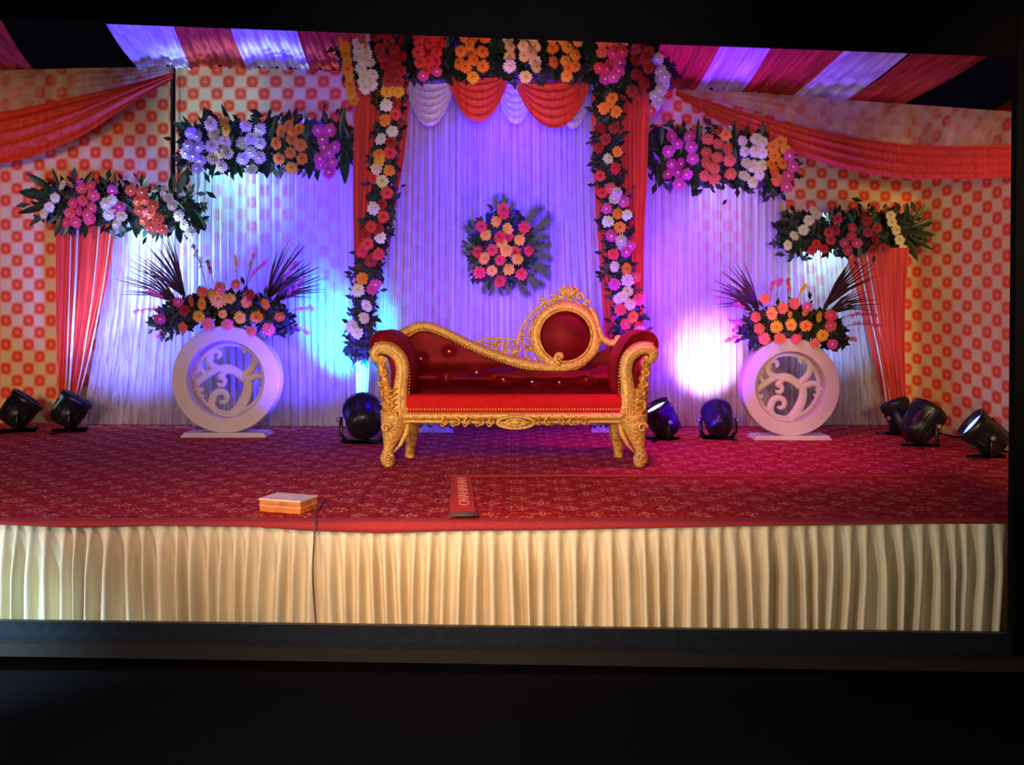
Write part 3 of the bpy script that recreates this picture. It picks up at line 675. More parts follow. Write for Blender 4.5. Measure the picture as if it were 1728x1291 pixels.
# E: right low
E = arrangement('flower_valance', 'lowest right flower valance, red and pink blooms over the right ring stand', (1440, 395), G, [
 ('white', [(1378, 363), (1365, 372), (1356, 388), (1340, 398), (1329, 414), (1372, 355)]),
 ('red', [(1413, 370), (1399, 392), (1409, 389), (1402, 405), (1378, 412), (1370, 422), (1390, 420)]),
 ('pink', [(1438, 385), (1437, 399), (1425, 410), (1446, 410), (1430, 422)]), ('dred', [(1463, 373), (1480, 385), (1465, 392), (1477, 403), (1473, 421), (1491, 420)]),
 ('cream', [(1503, 364), (1505, 375), (1512, 388), (1518, 405), (1524, 421)])], 8.65, 8.6)
foliage(E, [(1325, 392), (1430, 395), (1540, 392)], 8.7, 1900, 17, (9, 14))
for x, y, a, L in [(1540, 375, .6, 40), (1535, 385, 1.2, 46), (1538, 392, 1.7, 44), (1535, 400, 2.2, 50), (1530, 405, 2.7, 46), (1525, 370, .2, 34), (1440, 378, 0, 34), (1475, 378, .05, 34), (1440, 380, -.5, 30), (1335, 370, -.5, 24), (1400, 372, .1, 26), (1510, 365, .1, 22), (1500, 410, 3.0, 30), (1450, 415, 3.1, 26), (1395, 415, 3.1, 26), (1330, 400, 3.3, 30), (1350, 415, 3.0, 24)]:
    leaf(E, x, y, 8.65, a, L)
for _ in range(26):
    x = rnd.uniform(1330, 1545); leaf(E, x, 393 + rnd.uniform(-12, 14), 8.66, rnd.choice([0, PI]) + rnd.uniform(-1.0, 1.0), rnd.uniform(26, 40))
# C: big top valance
C = arrangement('flower_valance', 'big top flower valance with red, orange and cream hanging bunches across the centre', (860, 85), G, [
 ('yellow', [(582, 79), (586, 104), (590, 130), (592, 158), (798, 131)]), ('orange', [(584, 91), (586, 117), (590, 143), (597, 170), (580, 68)]),
 ('white', [(616, 64), (605, 72), (616, 80), (606, 85), (620, 91), (605, 96), (613, 102), (623, 105), (609, 116), (614, 126), (628, 127), (613, 138), (627, 143), (616, 149), (619, 52), (860, 112)]),
 ('dred', [(634, 62), (651, 55), (656, 71), (676, 69), (641, 83), (665, 84), (644, 96), (660, 100), (676, 96), (651, 110), (669, 112), (677, 120), (658, 126), (655, 137), (672, 137), (640, 50), (668, 50)]),
 ('red', [(704, 60), (719, 58), (735, 60), (746, 58), (709, 74), (727, 74), (742, 74), (706, 89), (722, 90), (737, 88), (709, 105), (724, 104), (736, 103), (720, 120), (702, 44), (720, 42), (740, 43)]),
 ('mag', [(737, 121), (714, 128)]),
 ('orange', [(783, 62), (798, 64), (819, 63), (793, 76), (778, 87), (796, 90), (814, 88), (775, 107), (786, 113), (799, 102), (815, 112), (780, 46), (800, 46), (820, 46)]),
 ('cream', [(858, 63), (860, 79), (885, 61), (899, 63), (883, 78), (903, 80), (860, 96), (885, 95), (895, 90), (903, 104), (904, 114), (887, 130), (860, 46), (885, 46), (900, 46)]),
 ('yellow', [(931, 66), (949, 68), (975, 69), (957, 81), (970, 93), (954, 103), (956, 129), (949, 52)]), ('orange', [(933, 82), (934, 105), (970, 112), (960, 116), (930, 50), (972, 52)]),
 ('coral', [(1016, 72), (1034, 74), (1052, 71), (1016, 88), (1020, 58), (1045, 56)]), ('pink', [(1034, 90), (1050, 88), (1031, 107), (1012, 115), (1023, 116)]), ('mag', [(1046, 106), (1021, 133), (1036, 130), (1044, 120)]),
 ('dred', [(1074, 102), (1089, 100), (1074, 126), (1087, 141), (1066, 154), (1095, 115), (1084, 82), (1095, 87), (1080, 160), (1072, 84)]),
 ('lav', [(1110, 100), (1115, 120), (1112, 136), (1121, 143), (1105, 162), (1113, 168), (1122, 130), (1115, 153), (1106, 179)]), ('pink', [(1098, 187)])], 8.05, 10.2)
foliage(C, [(590, 90), (720, 85), (860, 85), (1000, 90), (1115, 110)], 8.14, 5200, 22, (10, 17), thick=.1)
b = MB(); pts = [P(584, 40, 8.3), P(720, 40, 8.3), P(864, 40, 8.3), P(1000, 45, 8.3), P(1120, 60, 8.3)]; b.tube(pts, .06, .03, n=8); b.build('backing_rail', M['black'], C)
for x in (597, 640, 690, 758, 840, 912, 990, 1062, 1100):
    for _ in range(9):
        leaf(C, x + rnd.uniform(-9, 9), rnd.uniform(60, 95), 8.08, rnd.choice([0, PI, PI]) + rnd.uniform(-.5, .5), rnd.uniform(34, 56))
for _ in range(60):
    leaf(C, rnd.uniform(600, 1110), rnd.uniform(55, 90), 8.1, rnd.uniform(0, 6.28), rnd.uniform(30, 46))
for x, y, a, L in [(600, 110, -2.9, 60), (640, 135, 3.0, 50), (632, 140, 3.2, 44), (1100, 150, 3.3, 50), (1060, 130, 3.0, 44), (1125, 110, .3, 40), (590, 80, -.5, 30)]:
    leaf(C, x, y, 8.05, a, L)
# hanging garlands on the pillars
GL = arrangement('hanging_garland', 'left hanging garland of white, red and yellow flowers down the pillar drape', (645, 300), 'hanging pillar garlands', [
 ('yellow', [(653, 155), (672, 155), (641, 270)]), ('white', [(655, 141), (652, 178), (662, 222), (643, 235), (630, 352), (642, 401), (619, 516), (614, 537), (593, 551), (603, 562), (604, 490)]),
 ('red', [(667, 193), (658, 258), (653, 326), (647, 366), (626, 383), (620, 411), (639, 429), (611, 424), (630, 300)]),
 ('orange', [(650, 203), (657, 288), (640, 262), (611, 470)]), ('cream', [(635, 285), (645, 306)]), ('mag', [(628, 488), (634, 480)]), ('dred', [(660, 240), (645, 345), (626, 440), (638, 388), (668, 175), (618, 395)])], 8.12, 10.5, (0, 1))
foliage(GL, [(664, 130), (655, 220), (645, 330), (628, 430), (612, 520), (606, 600)], 8.16, 2600, 15, (8, 7))
GR = arrangement('hanging_garland', 'right hanging garland of pink, white and orange flowers down the pillar drape', (1035, 300), 'hanging pillar garlands', [
 ('orange', [(1033, 166), (1019, 183), (1040, 189), (1042, 256), (1046, 384), (1057, 454), (1068, 535), (1030, 175), (1042, 361)]),
 ('dred', [(1015, 217), (1036, 217), (1022, 235), (1010, 250)]), ('red', [(1038, 284), (1013, 297), (1016, 326), (1035, 429)]),
 ('white', [(1026, 268), (1058, 363), (1026, 374), (1037, 450), (1044, 504), (1063, 514), (1052, 500)]), ('lav', [(1041, 325), (1037, 335), (1048, 406), (1059, 473), (1049, 414), (1080, 560)]),
 ('mag', [(1052, 340), (1024, 352), (1031, 398), (1056, 425), (1037, 480), (1064, 415)]), ('pink', [(1073, 469), (1077, 506), (1047, 523), (1056, 547), (1077, 552), (1062, 568), (1030, 318)]), ('cream', [(1059, 492)])], 8.12, 9.8, (0, 1))
foliage(GR, [(1025, 140), (1025, 230), (1032, 330), (1042, 430), (1056, 520), (1066, 590)], 8.16, 2600, 15, (9, 7))
# F: round hanging arrangement
Fr = arrangement('wall_bouquet', 'round red and yellow flower bouquet hung on the centre curtain above the sofa', (850, 420), None, [
 ('red', [(849, 353), (812, 382), (885, 384), (844, 400), (857, 399), (831, 422), (892, 423), (806, 425), (869, 426), (844, 439), (809, 460), (880, 463), (844, 475), (850, 362)]),
 ('yellow', [(837, 374), (857, 386), (820, 397), (877, 405), (847, 411), (854, 423), (817, 436), (873, 438), (830, 457), (859, 455)])], 8.72, 10, (0, 1))
foliage(Fr, [(815, 400), (850, 370), (885, 410), (870, 460), (825, 460), (815, 400)], 8.76, 1800, 14, (12, 10))
def frond_mesh(n=15, mat=None):
    b = MB(); b.tube([(0, 0, 0), (0, -.05, .5), (0, -.16, 1)], [.012, .009, .004], n=5)
    for i in range(n):
        t = .12 + .86 * i / n; L = .42 * math.sin(PI * (t * .8 + .12)) ; z = t; y = -.16 * t * t
        for s in (-1, 1):
            b.add([(0, y, z), (s * L * .5, y - .01, z + L * .30), (s * L, y - .03, z + L * .75), (s * L * .42, y - .01, z + L * .42)], [(0, 1, 2), (0, 2, 3)])
    me = bpy.data.meshes.new('fern_frond'); me.from_pydata(b.v, [], b.f); me.materials.append(mat or M['leaf']); return me
FRM = frond_mesh()
def frond(parent, x, y, d, ang, L):
    o = obj('fern_frond', FRM, parent, P(x, y, d)); s = L * d / F; o.scale = (s, s, s)
    o.rotation_euler = Matrix.Rotation(ang, 3, 'Y').to_euler()
for x, y, a, L in [(845, 365, -.05, 38), (880, 400, .75, 62), (885, 415, 1.35, 44), (885, 430, 1.9, 48), (870, 455, 2.5, 50), (850, 465, 3.1, 34), (830, 465, 3.4, 34), (815, 440, -2.3, 30), (815, 395, -1.0, 34), (810, 420, -1.6, 32), (850, 365, .4, 30), (880, 445, 2.2, 54)]:
    frond(Fr, x, y, 8.74, a, L)

# ---------------------------------------------------------------- ring stands with bouquets
def ring_stand(cx, cy, rpx, d, dep, label, fl, name_c, fol, palms, orch, blabel):
    c = P(cx, cy, d); R = rpx * d / F; zb = .035
    c.z = zb + R * .985
    t = thing('ring_stand', label, 'stand', (c.x, c.y, 0), 'white ring flower stands')
    n = 120
    def circ(r, y, ox=0, oz=0): return [Vector((c.x + ox + r * math.cos(2 * PI * k / n), y, c.z + oz + r * math.sin(2 * PI * k / n))) for k in range(n)]
    b = MB(); ri = R * .715; f0, f1 = c.y, c.y + dep
    b.grid([circ(ri, f1), circ(R * .985, f1), circ(R, f1 - .015), circ(R, f0 + .015), circ(R * .985, f0), circ(ri * 1.02, f0), circ(ri, f0 + .015), circ(ri, f1)], 0, True)
    b.build('ring', M['stand'], t, smooth=False)
    # base plate
    b = MB(); bw = 72 * d / F * (rpx / 92)
    b.box((c.x - bw, f0 - .06, 0), (c.x + bw, f1 + .05, .018)); b.box((c.x - bw * .96, f0 - .04, .018), (c.x + bw * .96, f1 + .03, .037)); b.build('base', M['stand'], t, smooth=False)
    # fretwork at the back of the hole
    b = MB(); yb = f1 - .03; k = ri / 56.0
    b.grid([circ(ri * .86, yb - .012), circ(ri * .995, yb - .012), circ(ri * .995, yb + .012), circ(ri * .86, yb + .012), circ(ri * .86, yb - .012)], 0, True)
    def sc(pts, w0, w1):
        q = cat([(c.x + a * k, yb, c.z + e * k) for a, e in pts], 7); m_ = len(q)
        ws = [lerp(w0, w1, i / (m_ - 1)) * k for i in range(m_)]
        b.tube(q, ws, [.014] * m_, n=8)
    def curl(x, y, r, a0, turns, w0, w1, pre=()):
        pts = list(pre)
        N_ = 14
        for i in range(N_):
            a = a0 + turns * 2 * PI * i / N_; rr = r * (1 - .75 * i / N_)
            pts.append((x + rr * math.cos(a), y + rr * math.sin(a)))
        sc(pts, w0, w1)
    # trunk from the bottom, forking
    sc([(2, -58), (14, -44), (24, -24), (26, -8), (20, 6)], 10, 6)
    curl(26, 40, 10, -.3, .75, 6, 3, [(20, 4), (34, 18), (38, 32)])
    curl(-20, 34, 10, 3.6, -.8, 6, 3, [(22, -2), (6, 10), (-14, 14), (-28, 20), (-32, 32)])
    sc([(20, 4), (0, 16), (-20, 13), (-38, 2), (-50, -8)], 5, 6)
    curl(-12, -30, 13, 3.0, -.9, 7, 3, [(6, -58), (-18, -52), (-27, -40)])
    curl(-14, -6, 8, 1.7, -.8, 5, 3, [(-6, 12), (-12, 5)])
    sc([(25, -2), (40, 4), (52, 0), (58, -10)], 6, 4)
    curl(46, -12, 7, 1.2, -.7, 4, 2, [(56, -2), (53, -6)])
    curl(-50, 16, 6, -1.5, .7, 4, 3, [(-52, -2), (-56, 6)])
    sc([(-36, 4), (-48, 22), (-52, 34)], 4, 3)
    curl(-42, -24, 7, 1.4, .8, 4, 3, [(-54, -16), (-48, -16)])
    for dx, dz in ((-56, 26), (-40, 46), (58, 16)): b.ball((c.x + dx * k, yb, c.z + dz * k), 7 * k, sc=(1, .3, 1))
    b.build('fretwork', M['stand'], t)
    # bouquet standing on top
    top = c.z + R
    bt = thing('flower_bouquet', blabel, 'flowers', (c.x, c.y + dep / 2, top - .01), 'bouquets on the ring stands')
    b = MB(); b.tube([(c.x, c.y + dep / 2, top - .015), (c.x, c.y + dep / 2, top + .03), (c.x, c.y + dep / 2, top + .10)], [.11, .13, .06], [.07, .08, .05], n=16)
    b.build('flower_foam', M['leaf_dark'], bt)
    for col, lst in fl:
        for q in lst: flower(bt, q[0], q[1], d - .05 + rnd.uniform(-.02, .04), col, q[2] if len(q) > 2 else 9.5, 0, .5)
    foliage(bt, fol, d + .04, 1800, 15, (9, 10), thick=.18)
    for (x, y, a, sp, L, m_) in palms:
        b = MB()
        m_ = int(m_ * 1.5)
        for i in range(m_):
            aa = a + sp * (i / (m_ - 1) - .5) * 2; LL = L * rnd.uniform(.75, 1.05) * (1 - .15 * abs(i / (m_ - 1) - .5))
            st = P(x, y, d + .15); dy = rnd.uniform(-.25, .2)
            dv = Vector((math.sin(aa), dy, math.cos(aa))) * LL * d / F
            e = st + dv; mid = st + dv * .5 + Vector((0, 0, .02))
            e.z -= .02
            b.tube([st, mid, e], [.007, .007, .0015], [.002, .003, .0008], n=4)
        b.build('palm_frond', M['twig'], bt)
    for (x0, y0, x1, y1, col) in orch:
        b = MB(); s0 = P(x0, y0, d + .1); s1 = P(x1, y1, d + .05 + rnd.uniform(-.05, .1)); md = s0.lerp(s1, .5) + Vector((0, 0, .03))
        pth = [Vector(p) for p in cat([tuple(s0), tuple(md), tuple(s1)], 6)]; b.tube(pth, .0028, n=4)
        for i in range(7):
            p = pth[min(len(pth) - 1, 5 + i)] + Vector((rnd.uniform(-1, 1), rnd.uniform(-1, 1), rnd.uniform(-1, 1))) * .012
            for k2 in range(5):
                an = k2 * 1.257 + i; r1 = .016
                b.add([p, p + Vector((math.cos(an - .4) * r1, -.004, math.sin(an - .4) * r1)), p + Vector((math.cos(an) * r1 * 1.4, -.002, math.sin(an) * r1 * 1.4)), p + Vector((math.cos(an + .4) * r1, -.004, math.sin(an + .4) * r1))], [(0, 1, 2), (0, 2, 3)], 1)
        b.build('blossom_spray', [M['twig'], M['f_' + col]], bt)
    for _ in range(26):
        i = rnd.randrange(len(fol) - 1); tt = rnd.random(); x = lerp(fol[i][0], fol[i + 1][0], tt); y = lerp(fol[i][1], fol[i + 1][1], tt)
        leaf(bt, x, y + rnd.uniform(-6, 10), d + .1, (x - cx) / 90 * 1.5 + rnd.uniform(-.6, .6), rnd.uniform(24, 38))
    return t
ring_stand(380, 648, 91, 8.15, .17, 'white ring stand with fretwork scrolls at left of the sofa', [
  ('coral', [(342, 493), (371, 487, 10.5), (398, 480), (323, 508), (309, 553, 10.5), (351, 547, 11), (384, 548, 10), (424, 559), (453, 556, 10.5), (472, 535)]), ('dred', [(311, 524), (421, 498)]),
  ('mag', [(270, 539, 10), (301, 510)]), ('yellow', [(341, 513, 11.5), (369, 506, 13), (388, 504), (336, 534, 10), (376, 530, 8), (405, 536, 10), (360, 497)]), ('orange', [(416, 510, 10), (433, 535, 10), (448, 513)])],
  None, [(275, 545), (320, 525), (380, 515), (440, 525), (480, 548)],
  [(312, 500, -.62, .42, 118, 15), (450, 505, .62, .45, 118, 16), (300, 510, -1.05, .35, 110, 9), (460, 510, 1.05, .35, 100, 10)],
  [(350, 490, 325, 410, 'dred'), (400, 480, 397, 432, 'yellow'), (415, 485, 430, 425, 'orange'), (410, 490, 450, 440, 'pink'), (300, 530, 225, 525, 'pink'), (290, 520, 250, 490, 'pink'), (470, 520, 515, 470, 'mag'), (475, 535, 530, 520, 'mag'), (480, 550, 520, 565, 'mag'), (470, 500, 500, 440, 'mag'), (360, 480, 350, 440, 'dred'), (290, 560, 265, 570, 'pink')],
  'flower bouquet with palm sprays on the left ring stand')
ring_stand(1335, 666, 83, 7.96, .15, 'white ring stand with fretwork scrolls at right of the sofa', [
  ('yellow', [(1303, 529, 11), (1335, 548, 10), (1310, 552, 10), (1382, 535, 10), (1388, 566, 10), (1333, 531, 6)]), ('orange', [(1360, 550, 10.5), (1359, 527, 8)]),
  ('coral', [(1275, 535), (1281, 555), (1290, 572), (1316, 571), (1321, 520), (1291, 504), (1341, 512), (1376, 579, 8)]), ('pink', [(1344, 572), (1402, 550), (1402, 532)]), ('mag', [(1405, 581), (1363, 518)])],
  None, [(1270, 560), (1300, 545), (1340, 540), (1385, 550), (1410, 572)],
  [(1280, 520, -.72, .42, 92, 14), (1390, 520, .72, .30, 116, 14), (1395, 530, 1.15, .3, 95, 8), (1270, 525, -1.1, .3, 70, 7)],
  [(1300, 510, 1305, 475, 'mag'), (1330, 510, 1330, 470, 'pink'), (1345, 510, 1360, 480, 'yellow'), (1260, 530, 1240, 515, 'mag'), (1265, 550, 1235, 560, 'mag'), (1410, 540, 1480, 532, 'mag'), (1410, 555, 1490, 550, 'mag'), (1415, 575, 1445, 575, 'orange'), (1270, 560, 1230, 540, 'mag'), (1310, 500, 1318, 470, 'mag'), (1255, 570, 1225, 578, 'coral')],
  'flower bouquet with palm sprays on the right ring stand')

# ---------------------------------------------------------------- sofa
DF, DB = 6.53, 7.08
sf = thing('carved_sofa', 'gold carved sofa with red velvet seat and round back medallion', 'sofa', (0.015, DF - D0 + .25, 0))
AX = 867.5
def mx(x, s): return x if s > 0 else 2 * AX - x
g, gp, vv = M['gold'], M['gold_pale'], M['velvet']
# seat
b = MB(); rows = []
zt, zb_ = P(0, 666, 6.5).z, P(0, 697, 6.5).z
prof = [(0, zb_), (-.006, zb_ + .02), (-.012, (zb_ + zt) / 2), (-.006, zt - .02), (.012, zt - .004), (.04, zt), (.25, zt - .022), (.56, zt - .05)]
xa, xb = P(682, 0, DF).x, P(1053, 0, DF).x
for (yy, z) in prof: rows.append([Vector((lerp(xa, xb, i / 30), DF - D0 - .02 + yy, z)) for i in range(31)])
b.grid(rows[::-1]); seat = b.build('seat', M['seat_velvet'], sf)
b = MB()
for i in range(78): b.ball((lerp(xa, xb, (i + .5) / 78), DF - D0 - .034, zb_ + .026), .0075, 6, 4)
b.build('nail_trim', M['seat_velvet'] if False else gp, sf)
# front rail, moulded, with carved foliage and centre shell
b = MB(); zr = P(0, 703, DF).z
def railpath(y0, amp=0, n=40): return [P(lerp(680, 1055, i / n), y0 + amp * (1 - math.cos(2 * PI * i / n)) * .5, DF - .03) for i in range(n + 1)]
b.tube(railpath(702), .024, .03, n=10); b.tube(railpath(711, 2), .013, .022, n=8)
b.box((xa, DF - D0, zr - .03), (xb, DF - D0 + .5, zr + .02))
b.build('front_rail', gp, sf)
b = MB()
def spiral(b, c, r, a0, turns, w0, w1, yo=0, n=16, flat=.012, grow=.8):
    c = Vector(c); pts = []
    for i in range(n):
        t = i / (n - 1); a = a0 + turns * 2 * PI * t; rr = r * (1 - grow * t)
        pts.append(c + Vector((math.cos(a) * rr, yo, math.sin(a) * rr)))
    b.tube(pts, [lerp(w0, w1, i / (n - 1)) for i in range(n)], [flat] * n, n=6)
for s in (-1, 1):
    for k, xx in enumerate((905, 925, 946, 966, 984)):
        x = xx if s > 0 else 2 * 868 - xx
        spiral(b, P(x, 711 + (k % 2) * 1.5, DF - .07), .028, PI / 2, s * 1.1 * (1 if k % 2 else -1), .009, .005)
        spiral(b, P(x + 6 * s, 716, DF - .06), .018, 0, s * .8, .007, .003)
b.build('carved_foliage', g, sf)
b = MB(); pts = []
for i in range(28):
    a = 2 * PI * i / 28; pts.append(P(870 + 31 * math.cos(a), 713 - 10 * math.sin(a), DF - .07))
b.tube(pts, .011, .014, n=8, closed=True)
pts = [P(870 + 18 * math.cos(2 * PI * i / 20), 713 - 5.5 * math.sin(2 * PI * i / 20), DF - .08) for i in range(20)]
b.tube(pts, .007, .01, n=6, closed=True); b.ball(P(870, 713, DF - .08), .03, 10, 6, sc=(1.3, .5, .6))
for i in range(9):
    a = PI + PI * i / 8; b.tube([P(870, 712, DF - .08), P(870 + 27 * math.cos(a), 713 - 9 * math.sin(a), DF - .075)], [.004, .008], n=5)
b.build('shell_ornament', gp, sf)
# legs
def leg(pts, front):
    """pts of (x,y,halfwidth px) at the given side"""
    b = MB(); q = cat([(x, y, w_) for x, y, w_ in pts[0]], 6); d = pts[1]
    path = [P(x, y, d) for x, y, w_ in q]; rn = [w_ * d / F for _, _, w_ in q]
    b.tube(path, rn, [r * .85 for r in rn], n=14)
    if front:
        for i in range(3, len(q) - 3, 4):
            x, y, w_ = q[i]; b.tube([P(x - w_ * .7, y - 3, d - w_ * .6 * d / F), P(x, y + 2, d - w_ * .95 * d / F), P(x + w_ * .7, y - 3, d - w_ * .6 * d / F)], [.004, .009, .004], n=6)
        x, y, w_ = q[-6]; 
    return b
for s in (-1, 1):
    X = lambda x: x if s < 0 else 2 * AX - x
    lb = leg(([(X(666), 700, 24), (X(664), 718, 21), (X(660), 738, 15), (X(656), 755, 9), (X(654), 764, 9.5), (X(654), 772, 12.5), (X(655), 781, 11), (X(655), 788, 6)], DF), True)
    spiral(lb, P(X(651), 722, DF - .09), .035, 0, 1.2, .013, .006); spiral(lb, P(X(655), 772, DF - .06), .03, 0, 1.3, .012, .005)
    lb.tube([P(X(690), 708, DF), P(X(686), 730, DF - .02), P(X(676), 750, DF - .02), P(X(664), 764, DF - .02)], [.018, .02, .014, .006], n=8)
    lb.build('leg', gp, sf)
    d2 = 6.98
    lb = leg(([(X(696), 700, 12), (X(696), 725, 11.5), (X(693), 748, 9), (X(691), 765, 8), (X(692), 773, 9)], d2), False)
    zz = min(v[2] for v in lb.v)
    lb.v = [(v[0], v[1], max(0, v[2])) for v in lb.v]
    lb.build('leg', g, sf)
# arms
armprof = [(692, 668), (696, 650), (697, 632), (694, 608), (686, 588), (672, 568), (655, 559), (640, 558), (627, 565), (621, 579), (624, 592), (634, 600), (645, 600), (655, 612), (660, 636), (662, 668)]
for s in (-1, 1):
    X = lambda x: x if s < 0 else 2 * AX - x
    pr = cat(armprof, 5); b = MB(); rows = []; cxx = sum(p[0] for p in pr) / len(pr); cyy = sum(p[1] for p in pr) / len(pr)
    for (yo, sc_) in ((0.0, .93), (.015, .98), (.04, 1.0), (.2, 1.0), (.46, 1.0), (.5, .97)):
        row = []
        for (x, y) in pr:
            p = P(X(cxx + (x - cxx) * sc_), cyy + (y - cyy) * sc_, DF); row.append(Vector((p.x, p.y + .03 + yo, p.z)))
        rows.append(row)
    k = b.grid(rows if s > 0 else rows[::-1], 0, True)
    L_ = len(pr); b.f.append(tuple(k + i for i in range(L_))); b.m.append(0); b.f.append(tuple(k + 5 * L_ + i for i in range(L_))[::-1]); b.m.append(0)
    b.build('armrest', plain('rolled arm velvet', (.28, .004, .014), .75, var=.25, scale=14, bump=.2, sheen=.25, spec=.2) if s < 0 else bpy.data.materials['rolled arm velvet'], sf)
    # gold scroll post
    b = MB(); pth = cat([(677, 706, 15), (676, 690, 14), (675, 668, 13), (677, 645, 11.5), (679, 625, 11), (675, 606, 11), (664, 594, 10.5), (650, 588, 10), (638, 589, 9.5), (632, 597, 8), (635, 606, 7), (643, 607, 6), (645, 600, 4.5)], 6)
    path = [P(X(x), y, DF - .01) for x, y, _ in pth]; b.tube(path, [w_ * DF / F for *_, w_ in pth], [.035] * len(pth), n=12)
    path = [P(X(x), y, DF - .045) for x, y, _ in pth[2:-8]]; b.tube(path, .006, .012, n=6)
    b.build('arm_post', gp, sf)
    b = MB(); pth = cat([(648, 608, 5), (644, 622, 8), (650, 640, 7), (650, 655, 9), (656, 672, 12), (658, 690, 15), (664, 706, 16)], 6)
    b.tube([P(X(x), y, DF) for x, y, _ in pth], [w_ * DF / F * (1 + .25 * math.sin(i * 1.7)) for i, (*_, w_) in enumerate(pth)], [.032] * len(pth), n=10)
    for i, (xx, yy, r) in enumerate([(646, 614, .030), (646, 630, .028), (646, 647, .026), (652, 664, .034), (654, 682, .038), (662, 697, .04), (676, 695, .03)]):
        spiral(b, P(X(xx), yy, DF - .035), r, i * 1.3, 1.2 * (-1) ** i, .012, .005, flat=.014)
    for i in range(5):
        y = 660 + i * 9; b.tube([P(X(644), y - 6, DF - .03), P(X(655), y + 2, DF - .05), P(X(672), y - 5, DF - .045)], [.004, .010, .004], n=6)
    b.build('post_carving', g, sf)
    # beading round the arm face
    b = MB()
    for x, y in cat([(690, 664), (691, 640), (689, 612), (679, 592), (663, 580), (646, 577), (633, 580)], 5): b.ball(P(X(x), y, DF - .002), .006, 6, 4)
    b.build('arm_beading', gp, sf)
# backrest velvet
rail = [(660, 566), (678, 561), (700, 553), (722, 552), (750, 562), (790, 583), (830, 600), (870, 613), (905, 621), (935, 624), (965, 621), (990, 611), (1008, 596), (1030, 588), (1062, 588)]
RL = cat(rail, 8)
def rail_y(x):
    for a, c in zip(RL, RL[1:]):
        if a[0] <= x <= c[0]: return lerp(a[1], c[1], (x - a[0]) / (c[0] - a[0] + 1e-9))
    return RL[-1][1]
BT = [(710, 605), (758, 593), (751, 637), (804, 629), (849, 640), (898, 644), (944, 645), (990, 639)]
b = MB(); rows = []; nx, nz = 110, 30
def backdepth(x, y):
    top = rail_y(x); bul = .16 * math.exp(-((y - 637) / 14) ** 2) - .03
    dm = sum(math.exp(-(((x - bx) / 9) ** 2 + ((y - by) / 7) ** 2)) for bx, by in BT) * .05
    fold = 0
    for (ax, ay), (cx_, cy_) in zip(BT[2:], BT[3:]):
        if ax <= x <= cx_: yy = lerp(ay, cy_, (x - ax) / (cx_ - ax)); fold = .02 * math.exp(-((y - yy) / 4) ** 2)
    return DB - bul + dm + fold
for j in range(nz + 1):
    row = []
    for i in range(nx + 1):
        x = lerp(672, 1062, i / nx); y = lerp(rail_y(x), 672, j / nz); row.append(P(x, y, backdepth(x, y)))
    rows.append(row)
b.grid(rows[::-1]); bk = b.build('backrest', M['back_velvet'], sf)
for bx, by in BT:
    b = MB(); b.ball(P(bx, by, backdepth(bx, by) - .008), .011, 8, 6, sc=(1, .6, 1)); b.build('button', M['button'], bk)
b = MB(); rows = []
for j in range(2): rows.append([P(x, [y, 664][j], DB + .12) for x, y in RL])
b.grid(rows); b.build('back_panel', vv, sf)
# top rail with rope edge
b = MB(); R2 = cat([(672, 566), (690, 557), (706, 551), (724, 551), (750, 560), (790, 580), (830, 597), (870, 610), (905, 618), (935, 621), (962, 618), (986, 607), (1002, 592), (1010, 572)], 8)
b.tube([P(x, y, DB - .03) for x, y in R2], 7.6 * DB / F, .035, n=10); b.tube([P(x, y - 2, DB - .06) for x, y in R2], 2.2 * DB / F, .01, n=6)
b.build('top_rail', gp, sf)
b = MB()
R3 = cat([(690, 567), (706, 558), (724, 558), (750, 568), (790, 588), (830, 605), (870, 618), (905, 626), (935, 629), (964, 626), (988, 614)], 8)
for x, y in R3: b.ball(P(x, y, DB - .035), .010, 6, 4)
b.build('rope_edge', g, sf)
# medallion
mcx, mcy = 954, 567
def ell(rx, ry, d, n=48): return [P(mcx + rx * math.cos(2 * PI * i / n), mcy - ry * math.sin(2 * PI * i / n), d) for i in range(n)]
b = MB(); b.tube(ell(50.5, 50, DB - .03), 6.5 * DB / F, .032, n=10, closed=True); b.build('medallion_frame', gp, sf)
b = MB(); b.tube(ell(44, 43.5, DB - .055), .009, .012, n=8, closed=True); b.tube(ell(57, 55.5, DB - .02), .010, .016, n=8, closed=True)
b.build('medallion_bead', M['gold'], sf)
b = MB(); rows = []
for j in range(11):
    r = j / 10; rows.append([P(mcx + 46 * r * math.cos(2 * PI * i / 40), mcy - 46 * r * math.sin(2 * PI * i / 40), DB - .02 - .085 * (1 - r * r)) for i in range(40)])
b.grid(rows, 0, True); b.build('medallion_velvet', M['back_velvet'], sf)
b = MB(); b.tube([P(x, y, DB + .05) for x, y in [(mcx - 52, mcy), (mcx, mcy), (mcx + 52, mcy)]], [.02, .2, .02], [.01, .02, .01], n=16)
b = MB(); spiral(b, P(946, 603, DB - .07), .05, -PI / 2, -.9, .018, .008, flat=.016); spiral(b, P(938, 609, DB - .06), .03, 0, 1.1, .012, .006); b.ball(P(947, 601, DB - .08), .022, 8, 6)
b.build('leaf_hook', gp, sf)
